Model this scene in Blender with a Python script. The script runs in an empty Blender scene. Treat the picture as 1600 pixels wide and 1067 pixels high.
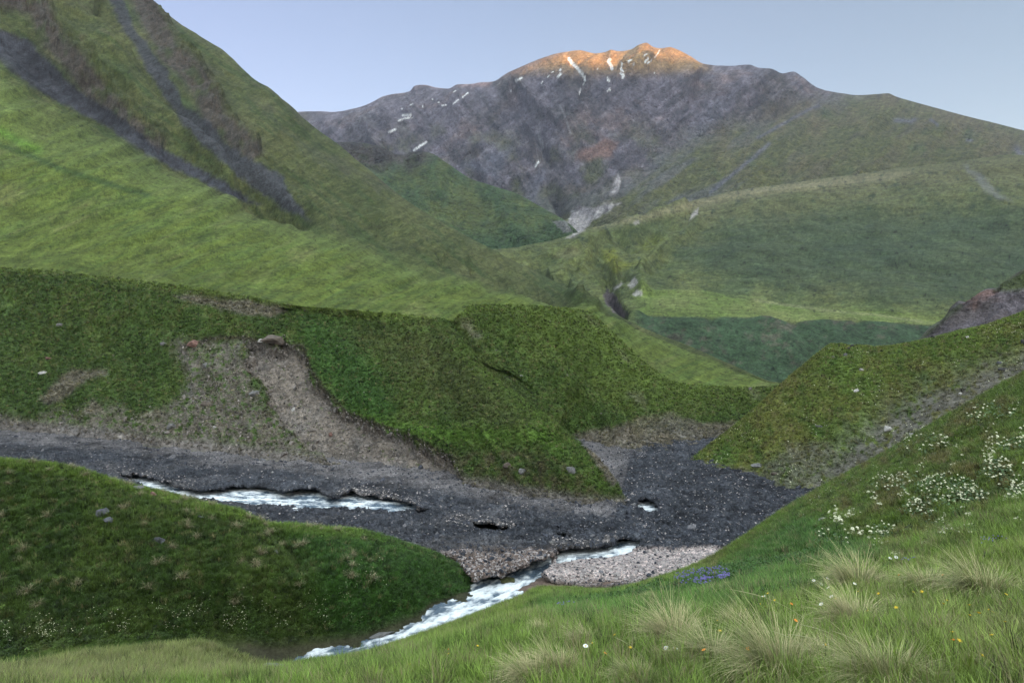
import bpy, bmesh, math, random, time
import numpy as np
T0 = time.time()
F = 1067.0            # focal length in units of the 1600 px wide frame
HZ = 533.5            # level camera: the horizon is at mid height
S = bpy.context.scene
COL = S.collection
# ------------------------------------------------------------------ camera, sky, sun, exposure
cam_d = bpy.data.cameras.new("camera"); cam = bpy.data.objects.new("camera", cam_d); COL.objects.link(cam)
cam.location = (0, 0, 0); cam.rotation_euler = (math.radians(90), 0, 0)
cam_d.sensor_width = 36; cam_d.lens = 24.0; cam_d.clip_start = 0.1; cam_d.clip_end = 80000
S.camera = cam
SUN_ELEV, SUN_AZ = 4.5, 140.0      # degrees; azimuth clockwise from +Y (the view direction)
world = bpy.data.worlds.new("World"); S.world = world; world.use_nodes = True
wn = world.node_tree; bg = wn.nodes["Background"]
sky = wn.nodes.new("ShaderNodeTexSky"); sky.sky_type = 'NISHITA'; sky.sun_disc = False
sky.sun_elevation = math.radians(SUN_ELEV); sky.sun_rotation = math.radians(SUN_AZ)
sky.altitude = 2200; sky.air_density = 1.0; sky.dust_density = 1.0; sky.ozone_density = 1.0
# sky boosted overhead and behind the view, added to light the land; lavender to pale cyan from left to right
wg = wn.nodes.new("ShaderNodeTexCoord"); wx = wn.nodes.new("ShaderNodeSeparateXYZ"); wn.links.new(wg.outputs["Generated"], wx.inputs[0])
def wmath(op, a, b=None, clamp=False):
    n = wn.nodes.new("ShaderNodeMath"); n.operation = op; n.use_clamp = clamp
    for i, v in enumerate((a, b)):
        if v is None: continue
        if isinstance(v, (int, float)): n.inputs[i].default_value = v
        else: wn.links.new(v, n.inputs[i])
    return n.outputs[0]
def wramp(v, a, b, c, d, smooth=True):
    n = wn.nodes.new("ShaderNodeMapRange"); n.interpolation_type = 'SMOOTHSTEP' if smooth else 'LINEAR'
    wn.links.new(v, n.inputs[0])
    for i, q in enumerate((a, b, c, d)): n.inputs[1+i].default_value = q
    return n.outputs[0]
sky_boost = wramp(wmath('SUBTRACT', wx.outputs[2], wmath('MULTIPLY', wx.outputs[1], 0.2)), 0.28, 0.90, 0.0, 1.0)
vm = wn.nodes.new("ShaderNodeMix"); vm.data_type = 'RGBA'; wn.links.new(sky_boost, vm.inputs["Factor"])
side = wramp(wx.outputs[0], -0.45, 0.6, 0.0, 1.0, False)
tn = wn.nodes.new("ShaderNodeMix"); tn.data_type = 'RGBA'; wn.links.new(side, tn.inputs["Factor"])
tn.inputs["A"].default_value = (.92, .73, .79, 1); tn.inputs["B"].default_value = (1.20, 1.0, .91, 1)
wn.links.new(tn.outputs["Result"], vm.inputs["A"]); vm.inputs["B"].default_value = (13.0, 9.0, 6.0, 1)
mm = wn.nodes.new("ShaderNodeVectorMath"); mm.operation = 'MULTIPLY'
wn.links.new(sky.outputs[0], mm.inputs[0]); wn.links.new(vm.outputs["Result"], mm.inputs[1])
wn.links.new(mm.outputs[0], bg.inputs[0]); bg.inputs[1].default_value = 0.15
sd = bpy.data.lights.new("sun", 'SUN'); so = bpy.data.objects.new("sun", sd); COL.objects.link(so)
sd.energy = 5.0; sd.angle = math.radians(0.5); sd.color = (1.0, 0.49, 0.20)
az, el = math.radians(SUN_AZ), math.radians(SUN_ELEV)
TO_SUN = np.array([math.sin(az)*math.cos(el), math.cos(az)*math.cos(el), math.sin(el)])
from mathutils import Vector
so.rotation_euler = Vector(TO_SUN).to_track_quat('Z', 'Y').to_euler()
S.view_settings.view_transform = 'Standard'; S.view_settings.look = 'None'
S.view_settings.gamma = 1.0; S.view_settings.use_curve_mapping = False
S.view_settings.exposure = 1.6
S.cycles.max_bounces = 6; S.cycles.diffuse_bounces = 3; S.cycles.volume_bounces = 0
S.cycles.use_denoising = True; S.cycles.denoiser = 'OPENIMAGEDENOISE'; S.cycles.denoising_input_passes = 'RGB_ALBEDO_NORMAL'; S.cycles.denoising_prefilter = 'ACCURATE'; S.cycles.transparent_max_bounces = 8

# ------------------------------------------------------------------ numpy noise
rng = np.random.default_rng(11)
PERM = rng.permutation(256).astype(np.int32); PERM = np.concatenate([PERM, PERM, PERM])
_g = rng.normal(size=(256, 3)).astype(np.float32); _g /= np.linalg.norm(_g, axis=1)[:, None]; _g *= 1.5
def perlin(x, y, z):
    x = x.astype(np.float32); y = y.astype(np.float32); z = z.astype(np.float32)
    xi = np.floor(x); yi = np.floor(y); zi = np.floor(z)
    xf = x-xi; yf = y-yi; zf = z-zi
    xi = xi.astype(np.int32) & 255; yi = yi.astype(np.int32) & 255; zi = zi.astype(np.int32) & 255
    u = xf*xf*(3-2*xf); v = yf*yf*(3-2*yf); w = zf*zf*(3-2*zf)
    out = 0
    for dx in (0, 1):
        for dy in (0, 1):
            a = PERM[PERM[xi+dx]+yi+dy]
            for dz in (0, 1):
                g = _g[PERM[a+zi+dz]]
                n = g[..., 0]*(xf-dx)+g[..., 1]*(yf-dy)+g[..., 2]*(zf-dz)
                out = out+n*(u if dx else 1-u)*(v if dy else 1-v)*(w if dz else 1-w)
    return out
def fbm(P, wl, octv=4, seed=0, ridged=False, gain=0.5, aniso=(1, 1, 1)):
    """P tuple of arrays, wl largest wavelength; roughly -1..1 (ridged: 0..1)"""
    tot = 0; amp = 1; norm = 0; f = 1.0/wl
    for o in range(octv):
        n = perlin(P[0]*f*aniso[0]+seed*7.3+o*3.1, P[1]*f*aniso[1]+seed*3.7+o*5.3, P[2]*f*aniso[2]+seed*1.9)
        if ridged: n = 1-np.abs(n)*1.6
        tot = tot+n*amp; norm += amp; amp *= gain; f *= 2.03
    return tot/norm
def sstep(a, b, x):
    t = np.clip((x-a)/(b-a), 0, 1); return t*t*(3-2*t)
def mix(a, b, t):
    t = np.asarray(t)[..., None]; return np.asarray(a, dtype=np.float32)*(1-t)+np.asarray(b, dtype=np.float32)*t
def seg_d(px, py, pts, closed=False):
    d = np.full(px.shape, 1e9, np.float32)
    n = len(pts)
    for i in range(n if closed else n-1):
        x0, y0 = pts[i]; x1, y1 = pts[(i+1) % n]
        ex, ey = x1-x0, y1-y0
        t = np.clip(((px-x0)*ex+(py-y0)*ey)/(ex*ex+ey*ey+1e-9), 0, 1)
        d = np.minimum(d, np.hypot(px-x0-t*ex, py-y0-t*ey))
    return d
def line(px, py, pts, w, amp=1.0):
    """gaussian band along a polyline"""
    d = seg_d(px, py, pts); return amp*np.exp(-(d/w)**2)
def poly(px, py, pts, soft=4.0, warp=0.0, wl=20.0, seed=3):
    """1 inside polygon, 0 outside, noisy soft border"""
    if warp:
        z = np.zeros_like(px)
        px = px+warp*fbm((px, py, z), wl, 4, seed, gain=.6); py = py+warp*fbm((px, py, z+9), wl, 4, seed+5, gain=.6)
    d = seg_d(px, py, pts, True)
    ins = np.zeros(px.shape, bool); n = len(pts)
    for i in range(n):
        x0, y0 = pts[i]; x1, y1 = pts[(i+1) % n]
        if y0 == y1: continue
        c = ((y0 > py) != (y1 > py)) & (px < (x1-x0)*(py-y0)/(y1-y0)+x0)
        ins ^= c
    return sstep(-soft, soft, np.where(ins, d, -d))

# ------------------------------------------------------------------ interpolation and lofting
def pchip(xk, yk, x):
    """monotone cubic through (xk, yk[..., k]) ; yk shape (K,) or (K, M); x (N,) -> (N,) or (N, M)"""
    xk = np.asarray(xk, float); yk = np.asarray(yk, float)
    if len(xk) == 2:
        t = (x-xk[0])/(xk[1]-xk[0])
        return yk[0]+(yk[1]-yk[0])*(t if yk.ndim == 1 else t[:, None])
    one = yk.ndim == 1
    if one: yk = yk[:, None]
    h = np.diff(xk)[:, None]; dl = np.diff(yk, axis=0)/h
    m = np.zeros_like(yk)
    w1 = 2*h[1:]+h[:-1]; w2 = h[1:]+2*h[:-1]
    same = dl[:-1]*dl[1:] > 0
    with np.errstate(divide='ignore', invalid='ignore'):
        hm = (w1+w2)/(w1/dl[:-1]+w2/dl[1:])
    m[1:-1] = np.where(same, hm, 0); m[0] = dl[0]; m[-1] = dl[-1]
    x = np.clip(x, xk[0], xk[-1])
    i = np.clip(np.searchsorted(xk, x, side='right')-1, 0, len(xk)-2)
    hh = h[i]; t = ((x-xk[i])[:, None])/hh
    r = ((2*t**3-3*t**2+1)*yk[i]+(t**3-2*t**2+t)*hh*m[i]+(-2*t**3+3*t**2)*yk[i+1]+(t**3-t**2)*hh*m[i+1])
    return r[:, 0] if one else r
def Z(px, py, z):                      # a point of the frame at a given height -> (px, py, distance)
    return (px, py, z*F/(HZ-py))
def world(px, py, d):
    return np.stack([d*(px-800.0)/F, d, d*(HZ-py)/F], -1)
def colspan(a, b, n, c0=-40, c1=1640, outside=60):
    lo, hi = max(a, c0), min(b, c1)
    parts = []
    if a < lo: parts.append(np.linspace(a, lo, outside, endpoint=False))
    parts.append(np.linspace(lo, hi, n))
    if b > hi: parts.append(np.linspace(hi, b, outside+1)[1:])
    return np.concatenate(parts)
PATCH = {}
def new_obj(name, me, parent=None):
    o = bpy.data.objects.new(name, me); COL.objects.link(o)
    if parent is not None: o.parent = parent
    return o
def tag(o, label=None, cat=None, group=None, kind=None):
    if label: o['label'] = label
    if cat: o['category'] = cat
    if group: o['group'] = group
    if kind: o['kind'] = kind
    return o
def raw_mesh(name, V, faces, loops_per=4, cols=None, smooth=True, extra=None):
    me = bpy.data.meshes.new(name)
    V = np.ascontiguousarray(V, dtype=np.float32).reshape(-1, 3)
    faces = np.ascontiguousarray(faces, dtype=np.int32)
    me.vertices.add(len(V)); me.vertices.foreach_set("co", V.ravel())
    nf = len(faces)
    me.loops.add(nf*loops_per); me.loops.foreach_set("vertex_index", faces.ravel())
    me.polygons.add(nf); me.polygons.foreach_set("loop_start", np.arange(0, nf*loops_per, loops_per, dtype=np.int32))
    try: me.polygons.foreach_set("loop_total", np.full(nf, loops_per, np.int32))
    except Exception: pass
    me.update(calc_edges=True)
    me.polygons.foreach_set("use_smooth", np.full(nf, smooth, bool))
    if cols is not None:
        a = me.color_attributes.new("Col", 'FLOAT_COLOR', 'POINT')
        c = np.ones((len(V), 4), np.float32); c[:, :3] = np.clip(cols.reshape(-1, 3), 0, 1); a.data.foreach_set("color", c.ravel())
    for k, v in (extra or {}).items():
        a = me.attributes.new(k, 'FLOAT', 'POINT'); a.data.foreach_set("value", np.ascontiguousarray(v, np.float32).ravel())
    me.validate(clean_customdata=False); return me
def normals(Pw):
    du = np.gradient(Pw, axis=1); dv = np.gradient(Pw, axis=0)
    n = np.cross(du, dv); n /= np.linalg.norm(n, axis=-1)[..., None]+1e-12
    n *= np.where(n[..., 2:3] < 0, -1, 1); return n
def loft(name, rows, counts, cols, disp=None, color=None, mat=None, extra=None, keep=None):
    """rows: polylines (px,py,d) from near to far; surface of real 3D points, columns are vertical sections"""
    K = len(rows); A = np.zeros((K, len(cols))); W = np.zeros((K, len(cols)))
    for k, r in enumerate(rows):
        r = sorted(r); xs = [p[0] for p in r]
        A[k] = pchip(xs, [p[1] for p in r], cols); W[k] = pchip(xs, [1.0/p[2] for p in r], cols)
    t = np.arange(K); tt = np.concatenate([np.linspace(k, k+1, counts[k], endpoint=False) for k in range(K-1)]+[[K-1]])
    py = pchip(t, A, tt); w = pchip(t, W, tt)
    px = np.broadcast_to(cols, py.shape)
    P = world(px, py, 1.0/np.maximum(w, 1e-6)).astype(np.float32)
    px = px.astype(np.float32).copy(); py = py.astype(np.float32)
    N = normals(P); d = P[..., 1]
    ctx = dict(P=(P[..., 0], P[..., 1], P[..., 2]), px=px, py=py, d=d, t=np.broadcast_to(tt[:, None], py.shape), N=N)
    if disp is not None:
        dv = disp(ctx)
        P = P+(N*dv[..., None] if dv.ndim == 2 else dv)
    N = normals(P); ctx['N'] = N; ctx['P'] = (P[..., 0], P[..., 1], P[..., 2])
    ctx['px'] = 800+F*P[..., 0]/P[..., 1]; ctx['py'] = HZ-F*P[..., 2]/P[..., 1]; ctx['d'] = P[..., 1]
    C = color(ctx) if color is not None else None
    nr, nc = py.shape
    idx = np.arange(nr*nc, dtype=np.int32).reshape(nr, nc)
    f = np.stack([idx[:-1, :-1], idx[:-1, 1:], idx[1:, 1:], idx[1:, :-1]], -1).reshape(-1, 4)
    if keep is not None:
        k = keep(ctx); kf = (k[:-1, :-1] & k[:-1, 1:] & k[1:, 1:] & k[1:, :-1]).reshape(-1); f = f[kf]
    me = raw_mesh(name, P, f, 4, C, True, {k: v(ctx) for k, v in (extra or {}).items()})
    me.materials.append(mat)
    o = new_obj(name, me)
    PATCH[name] = dict(P=P, N=N, C=C, px=800+F*P[..., 0]/P[..., 1], py=HZ-F*P[..., 2]/P[..., 1], d=P[..., 1], t=ctx['t'], ctx=ctx)
    print(name, nr, nc, "%.1f" % (time.time()-T0))
    return o
def on(patch, px, py, far=False):
    """world point and normal of the patch surface that shows at (px, py)"""
    p = PATCH[patch]; q = (p['px']-px)**2+(p['py']-py)**2
    q = q+np.where(p['d'] > 0, 0, 1e9)
    m = q < max(2.5, float(q.min())*1.5)
    i = np.argmin(np.where(m, p['d'], 1e9)); i = np.unravel_index(i, q.shape)
    return p['P'][i].astype(float), p['N'][i].astype(float), float(p['d'][i])

# ------------------------------------------------------------------ materials
def nd(nt, t, **kw):
    n = nt.nodes.new(t)
    for k, v in kw.items(): setattr(n, k, v)
    return n
def terrain_mat(name, scales, var=0.5, bump=(), rough=0.95, flecks=None):
    """base colour = the ground's own colours (attribute) broken up by noise; relief by bump"""
    m = bpy.data.materials.new(name); m.use_nodes = True; nt = m.node_tree; L = nt.links
    b = nt.nodes["Principled BSDF"]; b.inputs["Roughness"].default_value = rough
    b.inputs["Specular IOR Level"].default_value = 0.15
    tc = nd(nt, "ShaderNodeTexCoord"); at = nd(nt, "ShaderNodeAttribute", attribute_name="Col")
    cur = at.outputs["Color"]
    for i, s in enumerate(scales):
        n = nd(nt, "ShaderNodeTexNoise"); n.inputs["Scale"].default_value = s; n.inputs["Detail"].default_value = 5
        n.inputs["Roughness"].default_value = 0.7
        L.new(tc.outputs["Object"], n.inputs["Vector"])
        mr = nd(nt, "ShaderNodeMapRange"); mr.inputs[1].default_value = 0.3; mr.inputs[2].default_value = 0.7
        mr.inputs[3].default_value = 1-var; mr.inputs[4].default_value = 1+var
        L.new(n.outputs["Fac"], mr.inputs[0])
        vm = nd(nt, "ShaderNodeVectorMath", operation='SCALE'); L.new(cur, vm.inputs[0]); L.new(mr.outputs[0], vm.inputs["Scale"])
        cur = vm.outputs[0]
    if flecks:
        sc, lo, col = flecks
        v = nd(nt, "ShaderNodeTexVoronoi"); v.inputs["Scale"].default_value = sc; L.new(tc.outputs["Object"], v.inputs["Vector"])
        sp = nd(nt, "ShaderNodeSeparateColor"); L.new(v.outputs["Color"], sp.inputs[0])
        gt = nd(nt, "ShaderNodeMath", operation='GREATER_THAN'); L.new(sp.outputs[0], gt.inputs[0]); 
        a2 = nd(nt, "ShaderNodeAttribute", attribute_name="fleck")
        sb = nd(nt, "ShaderNodeMath", operation='SUBTRACT'); sb.inputs[0].default_value = 1.0; L.new(a2.outputs["Fac"], sb.inputs[1])
        L.new(sb.outputs[0], gt.inputs[1])
        mx = nd(nt, "ShaderNodeMix", data_type='RGBA'); L.new(gt.outputs[0], mx.inputs["Factor"]); L.new(cur, mx.inputs["A"])
        mr = nd(nt, "ShaderNodeMapRange"); mr.inputs[3].default_value = 0.4; mr.inputs[4].default_value = 1.0; L.new(sp.outputs[1], mr.inputs[0])
        v2 = nd(nt, "ShaderNodeVectorMath", operation='SCALE'); v2.inputs[0].default_value = col; L.new(mr.outputs[0], v2.inputs["Scale"])
        L.new(v2.outputs[0], mx.inputs["B"]); cur = mx.outputs["Result"]
    L.new(cur, b.inputs["Base Color"])
    prev = None
    for s, dist in bump:
        n = nd(nt, "ShaderNodeTexNoise"); n.inputs["Scale"].default_value = s; n.inputs["Detail"].default_value = 4
        n.inputs["Roughness"].default_value = 0.65; L.new(tc.outputs["Object"], n.inputs["Vector"])
        bp = nd(nt, "ShaderNodeBump"); bp.inputs["Strength"].default_value = 1.0; bp.inputs["Distance"].default_value = dist
        L.new(n.outputs["Fac"], bp.inputs["Height"])
        if prev: L.new(prev, bp.inputs["Normal"])
        prev = bp.outputs[0]
    if prev: L.new(prev, b.inputs["Normal"])
    return m
def plain_mat(name, col, rough=0.8, var=0.3, scale=8, bump=0.0, spec=0.25, attr=False, inst=False, trans=0.0):
    m = bpy.data.materials.new(name); m.use_nodes = True; nt = m.node_tree; L = nt.links
    b = nt.nodes["Principled BSDF"]; b.inputs["Roughness"].default_value = rough; b.inputs["Specular IOR Level"].default_value = spec
    tc = nd(nt, "ShaderNodeTexCoord"); n = nd(nt, "ShaderNodeTexNoise"); n.inputs["Scale"].default_value = scale; n.inputs["Detail"].default_value = 6
    L.new(tc.outputs["Object"], n.inputs["Vector"])
    mr = nd(nt, "ShaderNodeMapRange"); mr.inputs[1].default_value = 0.3; mr.inputs[2].default_value = 0.7
    mr.inputs[3].default_value = 1-var; mr.inputs[4].default_value = 1+var; L.new(n.outputs["Fac"], mr.inputs[0])
    vm = nd(nt, "ShaderNodeVectorMath", operation='SCALE'); L.new(mr.outputs[0], vm.inputs["Scale"])
    if attr:
        a = nd(nt, "ShaderNodeAttribute", attribute_name="Col"); L.new(a.outputs["Color"], vm.inputs[0])
    else: vm.inputs[0].default_value = col
    cur = vm.outputs[0]
    if inst:
        a = nd(nt, "ShaderNodeAttribute", attribute_name="tcol"); a.attribute_type = 'INSTANCER'
        v2 = nd(nt, "ShaderNodeVectorMath", operation='MULTIPLY'); L.new(cur, v2.inputs[0]); L.new(a.outputs["Color"], v2.inputs[1]); cur = v2.outputs[0]
    L.new(cur, b.inputs["Base Color"])
    if bump:
        bp = nd(nt, "ShaderNodeBump"); bp.inputs["Distance"].default_value = bump; L.new(n.outputs["Fac"], bp.inputs["Height"]); L.new(bp.outputs[0], b.inputs["Normal"])
    if trans:
        tr = nd(nt, "ShaderNodeBsdfTranslucent"); L.new(cur, tr.inputs[0]); ms = nd(nt, "ShaderNodeMixShader"); ms.inputs[0].default_value = trans
        L.new(b.outputs[0], ms.inputs[1]); L.new(tr.outputs[0], ms.inputs[2]); L.new(ms.outputs[0], nt.nodes["Material Output"].inputs[0])
    return m

# albedos (linear)
G_BRIGHT = (.098, .122, .026); G_LIME = (.145, .185, .030); G_MID = (.062, .090, .024); G_DARK = (.036, .058, .016)
G_OLIVE = (.100, .112, .034); G_STRAW = (.200, .185, .090); G_COLD = (.060, .100, .045)
DIRT = (.205, .170, .145); DIRT_D = (.095, .078, .066); SCREE = (.085, .088, .105); SCREE_L = (.160, .160, .175)
ROCK = (.085, .075, .070); ROCK_B = (.090, .072, .060); ROCK_V = (.145, .130, .158); ROCK_P = (.175, .132, .130); SNOW = (.80, .80, .82)

# ------------------------------------------------------------------ shading ridge behind the camera (the western ridge that keeps the valley in shade)
def western_ridge():
    h = TO_SUN[:2]/np.linalg.norm(TO_SUN[:2]); side = np.array([-h[1], h[0]]); R = 12000.0
    H0 = 1748+(R+3500)*math.tan(el)
    u = np.concatenate([np.linspace(-16000, 1500, 120), np.linspace(1550, 5000, 300), np.linspace(5100, 16000, 80)]); v = np.linspace(-1, 1, 40)
    U, V = np.meshgrid(u, v)
    zz = np.zeros_like(U)
    sm = lambda a, b: np.clip((u-a)/(b-a), 0, 1)
    cres = H0+18*fbm((u, zz[0], zz[0]), 500, 4, 5)+300*sm(3150, 2800)+90*sm(3700, 3900)
    hgt = -40+(cres+40)*(1-np.abs(V))**0.9
    hgt = hgt+np.where(np.abs(V) > 0.02, 160*fbm((U, V*4000, zz), 1800, 4, 8)*np.minimum(1, np.abs(V)*4)*(1-np.abs(V)), 0)
    r = R+V*4000
    P = np.stack([h[0]*r+side[0]*U, h[1]*r+side[1]*U, hgt], -1)
    idx = np.arange(P.shape[0]*P.shape[1]).reshape(P.shape[:2])
    f = np.stack([idx[:-1, :-1], idx[:-1, 1:], idx[1:, 1:], idx[1:, :-1]], -1).reshape(-1, 4)
    C = np.broadcast_to(np.array(G_MID, np.float32), P.shape)
    me = raw_mesh("western_ridge", P, f, 4, C); me.materials.append(M_far)
    tag(new_obj("western_ridge", me), "green mountain ridge behind the viewer, shading the valley", "ridge", kind="structure")

M_far = terrain_mat("far_mountain_ground", (0.015, 0.05, 0.16), 0.33, ((0.02, 40.0), (0.08, 14.0)))
M_hill = terrain_mat("hillside_turf", (0.03, 0.12, 0.5), 0.30, ((0.05, 5.0), (0.25, 2.0)))
M_bank = terrain_mat("bank_turf", (0.25, 1.0, 3.0), 0.36, ((0.6, 1.2), (2.2, 0.5)))
M_near = terrain_mat("near_turf", (0.6, 5.0), 0.40, ((3.0, 0.2), (12.0, 0.06)))
M_sheet = terrain_mat("rubble_on_snow", (0.12, 1.5, 5.0), 0.50, ((0.9, 1.2), (3.0, 0.6)), flecks=(5.0, .5, (.60, .52, .51)))
M_rockh = terrain_mat("bare_rock", (0.08, 0.4, 1.5), 0.40, ((0.2, 4.0), (0.9, 1.5)))

western_ridge()
# the plain under everything, out to the horizon
def base_ground():
    n = 90; a = np.linspace(-8900, 8900, n); b = np.linspace(-2400, 8900, n)
    X, Y = np.meshgrid(a, b); P = np.stack([X, Y, np.full_like(X, -40.0)], -1)
    idx = np.arange(n*n).reshape(n, n); f = np.stack([idx[:-1, :-1], idx[:-1, 1:], idx[1:, 1:], idx[1:, :-1]], -1).reshape(-1, 4)
    me = raw_mesh("ground", P, f, 4, np.broadcast_to(np.array(G_MID, np.float32), P.shape)); me.materials.append(M_far)
    tag(new_obj("ground", me), "green valley floor between the mountains", "ground", kind="structure")
base_ground()

# ------------------------------------------------------------------ far mountain
def far_mountain():
    skyl = [(200,215,5900),(300,200,5800),(400,190,5700),(470,175,5500),(500,174,5450),(520,175,5450),(560,168,5400),(575,163,5350),(600,150,5300),(640,142,5250),(648,134,5200),(662,133,5200),(685,138,5150),(700,139,5100),(715,132,5100),(740,131,5050),(748,129,5050),(770,127,5000),(790,116,4900),(812,105,4800),(850,90,4700),(880,82,4650),(905,79,4650),(930,84,4600),(945,82,4600),(955,78,4600),(965,80,4600),(985,77,4550),(1000,69,4500),(1010,67,4500),(1020,73,4500),(1032,76,4480),(1046,74,4480),(1062,79,4450),(1080,88,4400),(1098,100,4400),(1120,103,4350),(1140,103,4320),(1170,101,4300),(1185,106,4280),(1205,108,4250),(1222,115,4220),(1240,112,4200),(1252,119,4180),(1265,129,4150),(1280,138,4100),(1300,143,4050),(1340,149,3980),(1370,147,3950),(1388,146,3930),(1400,151,3900),(1450,165,3860),(1500,179,3800),(1550,191,3750),(1600,204,3700),(1800,245,3600),(2500,380,3200)]
    foot = [(200,310,3500),(500,310,3000),(600,335,2800),(700,355,2600),(800,365,2300),(880,370,2150),(920,372,2100),(960,368,2020),(1000,360,1980),(1100,340,1980),(1200,322,1950),(1300,312,1950),(1450,296,1900),(1600,288,1900),(2500,450,1700)]
    mid = [(200,260,4400),(500,240,4300),(700,240,3750),(900,240,3350),(1000,222,3200),(1200,212,2950),(1400,222,2750),(1600,246,2550),(2500,420,2300)]
    back = [(p[0], p[1]+60, p[2]+900) for p in skyl[::4]]; back2 = [(p[0], p[1]+260, p[2]+2200) for p in skyl[::4]]
    def grassiness(c):
        px, py = c['px'], c['py']; n = fbm((px, py, px*0), 90, 5, 21, gain=.6)
        edge = np.interp(px, [470,700,780,830,900,1000,1060,1120,1180,1240,1290,1340,1600], [420,420,330,300,290,275,225,195,170,150,140,135,100])
        return sstep(-25, 45, (py-edge)+n*45)
    def disp(c):
        P = c['P']; px, py = c['px'], c['py']; g = c['g'] = grassiness(c)
        z0 = px*0
        ua = (px*0.62+py*0.78); va = (-px*0.78+py*0.62)        # ribs fall towards the lower left
        rib = fbm((ua, va/4.5, z0), 60, 4, 31, ridged=True, gain=.45)-.62
        ub = (px*0.75-py*0.66); vb = (px*0.66+py*0.75)
        rib2 = fbm((ub, vb/4.5, z0+4), 60, 4, 33, ridged=True, gain=.45)-.62
        wsel = sstep(820, 1000, px-(py-150)*.4)
        big = rib2*(1-wsel)+rib*wsel
        n = fbm(P, 160, 5, 12, ridged=True, gain=.6)-.6
        sm = fbm(P, 500, 3, 14)
        top = sstep(0.0, .25, 2-c['t']) 
        h = (1-g)*(big*190+n*70)+g*(big*60+n*14+sm*30)
        for pts, w, a in [([(1215,135),(1180,155),(1120,190),(1065,215),(1020,260),(960,300)],18,45), ([(1000,95),(960,140),(900,200),(840,260)],20,60),
                          ([(888,88),(915,130),(905,160)],7,-60), ([(836,200),(850,240),(866,300),(880,335)],9,-70), ([(662,135),(640,200),(590,240)],14,50)]:
            h = h+line(px, py, pts, w, a)
        fade = np.where(c['t'] < 2, 0.04+0.96*np.clip((py-np.interp(px, [p[0] for p in skyl], [p[1] for p in skyl]))/34.0, 0, 1), 0.04)
        return h*fade*sstep(0, .15, c['t'])
    SN = [([(889,92),(893,98),(901,106),(908,114),(913,121)],2.6),([(913,121),(914,127)],1.6),([(912,131),(911,133)],1.0),([(908,139),(905,147)],.8),
          ([(953,93),(951,97),(955,103),(956,108)],2.6),([(971,104),(972,99)],1.4),([(970,108),(974,112)],1.4),([(970,115),(974,118),(973,122)],1.8),
          ([(949,122),(951,127)],1.3),([(876,109),(875,110)],1.7),([(872,120),(876,116)],2.0),([(806,127),(815,122)],1.6),([(848,128),(846,130)],.9),([(855,121),(858,118)],.7),
          ([(933,109),(935,108)],.9),([(950,142),(954,140)],1.1),([(1005,88),(1012,84)],1.1),([(982,97),(985,94)],1.4),([(1007,98),(1013,92)],1.3),([(987,104),(991,101)],1.1),
          ([(1023,90),(1028,84),(1031,79)],.8),([(1012,99),(1018,95)],.8),([(630,180),(642,180)],2.1),([(622,189),(632,185),(644,184)],1.3),([(608,207),(618,202)],1.4),
          ([(647,235),(666,222)],1.7),([(723,152),(731,145)],1.1),([(708,162),(716,156)],1.1),([(690,165),(698,164)],.8),([(712,142),(709,144)],.9),([(642,164),(644,163)],1.0),([(626,170),(629,170)],.8),
          ([(660,165),(661,167)],.9),([(675,155),(676,155)],.8),([(685,160),(686,160)],.8),([(837,260),(842,253)],1.2),([(798,143),(800,142)],.7),([(862,113),(865,112)],.7),([(1023,114),(1024,114)],.8)]
    def color(c):
        px, py = c['px'], c['py']; P = c['P']; g = grassiness(c); z0 = px*0
        n1 = fbm((px, py, z0), 60, 5, 41, gain=.6); n2 = fbm((px*.6+py*.8, (-px*.8+py*.6)/4, z0), 14, 4, 42, gain=.7); n3 = fbm(P, 300, 5, 44, gain=.6)
        rock = mix(ROCK_V, ROCK, sstep(-.1, .35, n1)); rock = mix(rock, ROCK_P, sstep(.05, .4, n3)*.8)
        wsel = px-(py-150)*.4 > 910; ud = np.where(wsel, px*.62+py*.78, px*.75-py*.66); vd = np.where(wsel, -px*.78+py*.62, px*.66+py*.75)
        n5 = fbm((px*.62+py*.78, (-px*.78+py*.62)/6, z0), 9, 4, 58, gain=.7); n6 = fbm((px*.75-py*.66, (px*.66+py*.75)/5, z0), 16, 4, 59, gain=.7)
        rock = rock*(1+.8*n5+.7*n6)[..., None]; rock = mix(rock, (.060,.055,.062), sstep(.08,.2,fbm((ud, vd/5, z0+7), 26, 5, 60, gain=.6))*.6)
        rock = mix(rock, (.26, .24, .27), sstep(.1, .45, n2)*.6); rock = mix(rock, (.055,.052,.060), sstep(-.05, -.4, n2)*.75)
        rock = mix(rock, G_OLIVE, sstep(0, .4, fbm((px, py, z0), 45, 4, 48))*sstep(150, 260, py)*.65)
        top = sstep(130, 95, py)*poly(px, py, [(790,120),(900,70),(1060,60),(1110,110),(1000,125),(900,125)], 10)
        rock = mix(rock, (.38, .24, .10), top*.85)  # sunset glow painted into the crest rock as orange
        red = poly(px, py, [(905,238),(945,218),(965,225),(955,245),(925,250),(900,252)], 5, 8)
        rock = mix(rock, (.21, .13, .11), red)
        scr = poly(px, py, [(720,262),(760,240),(800,232),(790,262),(775,280),(765,270)], 8, 10)*.8+poly(px, py, [(1005,275),(1060,215),(1100,170),(1150,150),(1110,205),(1040,280),(1010,310)], 12, 14)*.55
        rock = mix(rock, (.125, .130, .165), np.clip(scr, 0, 1))
        gr = mix((.100, .108, .040), (.130, .112, .058), sstep(-.2, .3, n1)*sstep(320, 200, py))
        gr = mix(gr, (.075, .098, .036), sstep(.1, .5, fbm((px, py, z0), 35, 5, 52)))
        gr = mix(gr, (.115, .098, .070), sstep(-.1, .45, n2+n3*.5)*.5)
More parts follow.
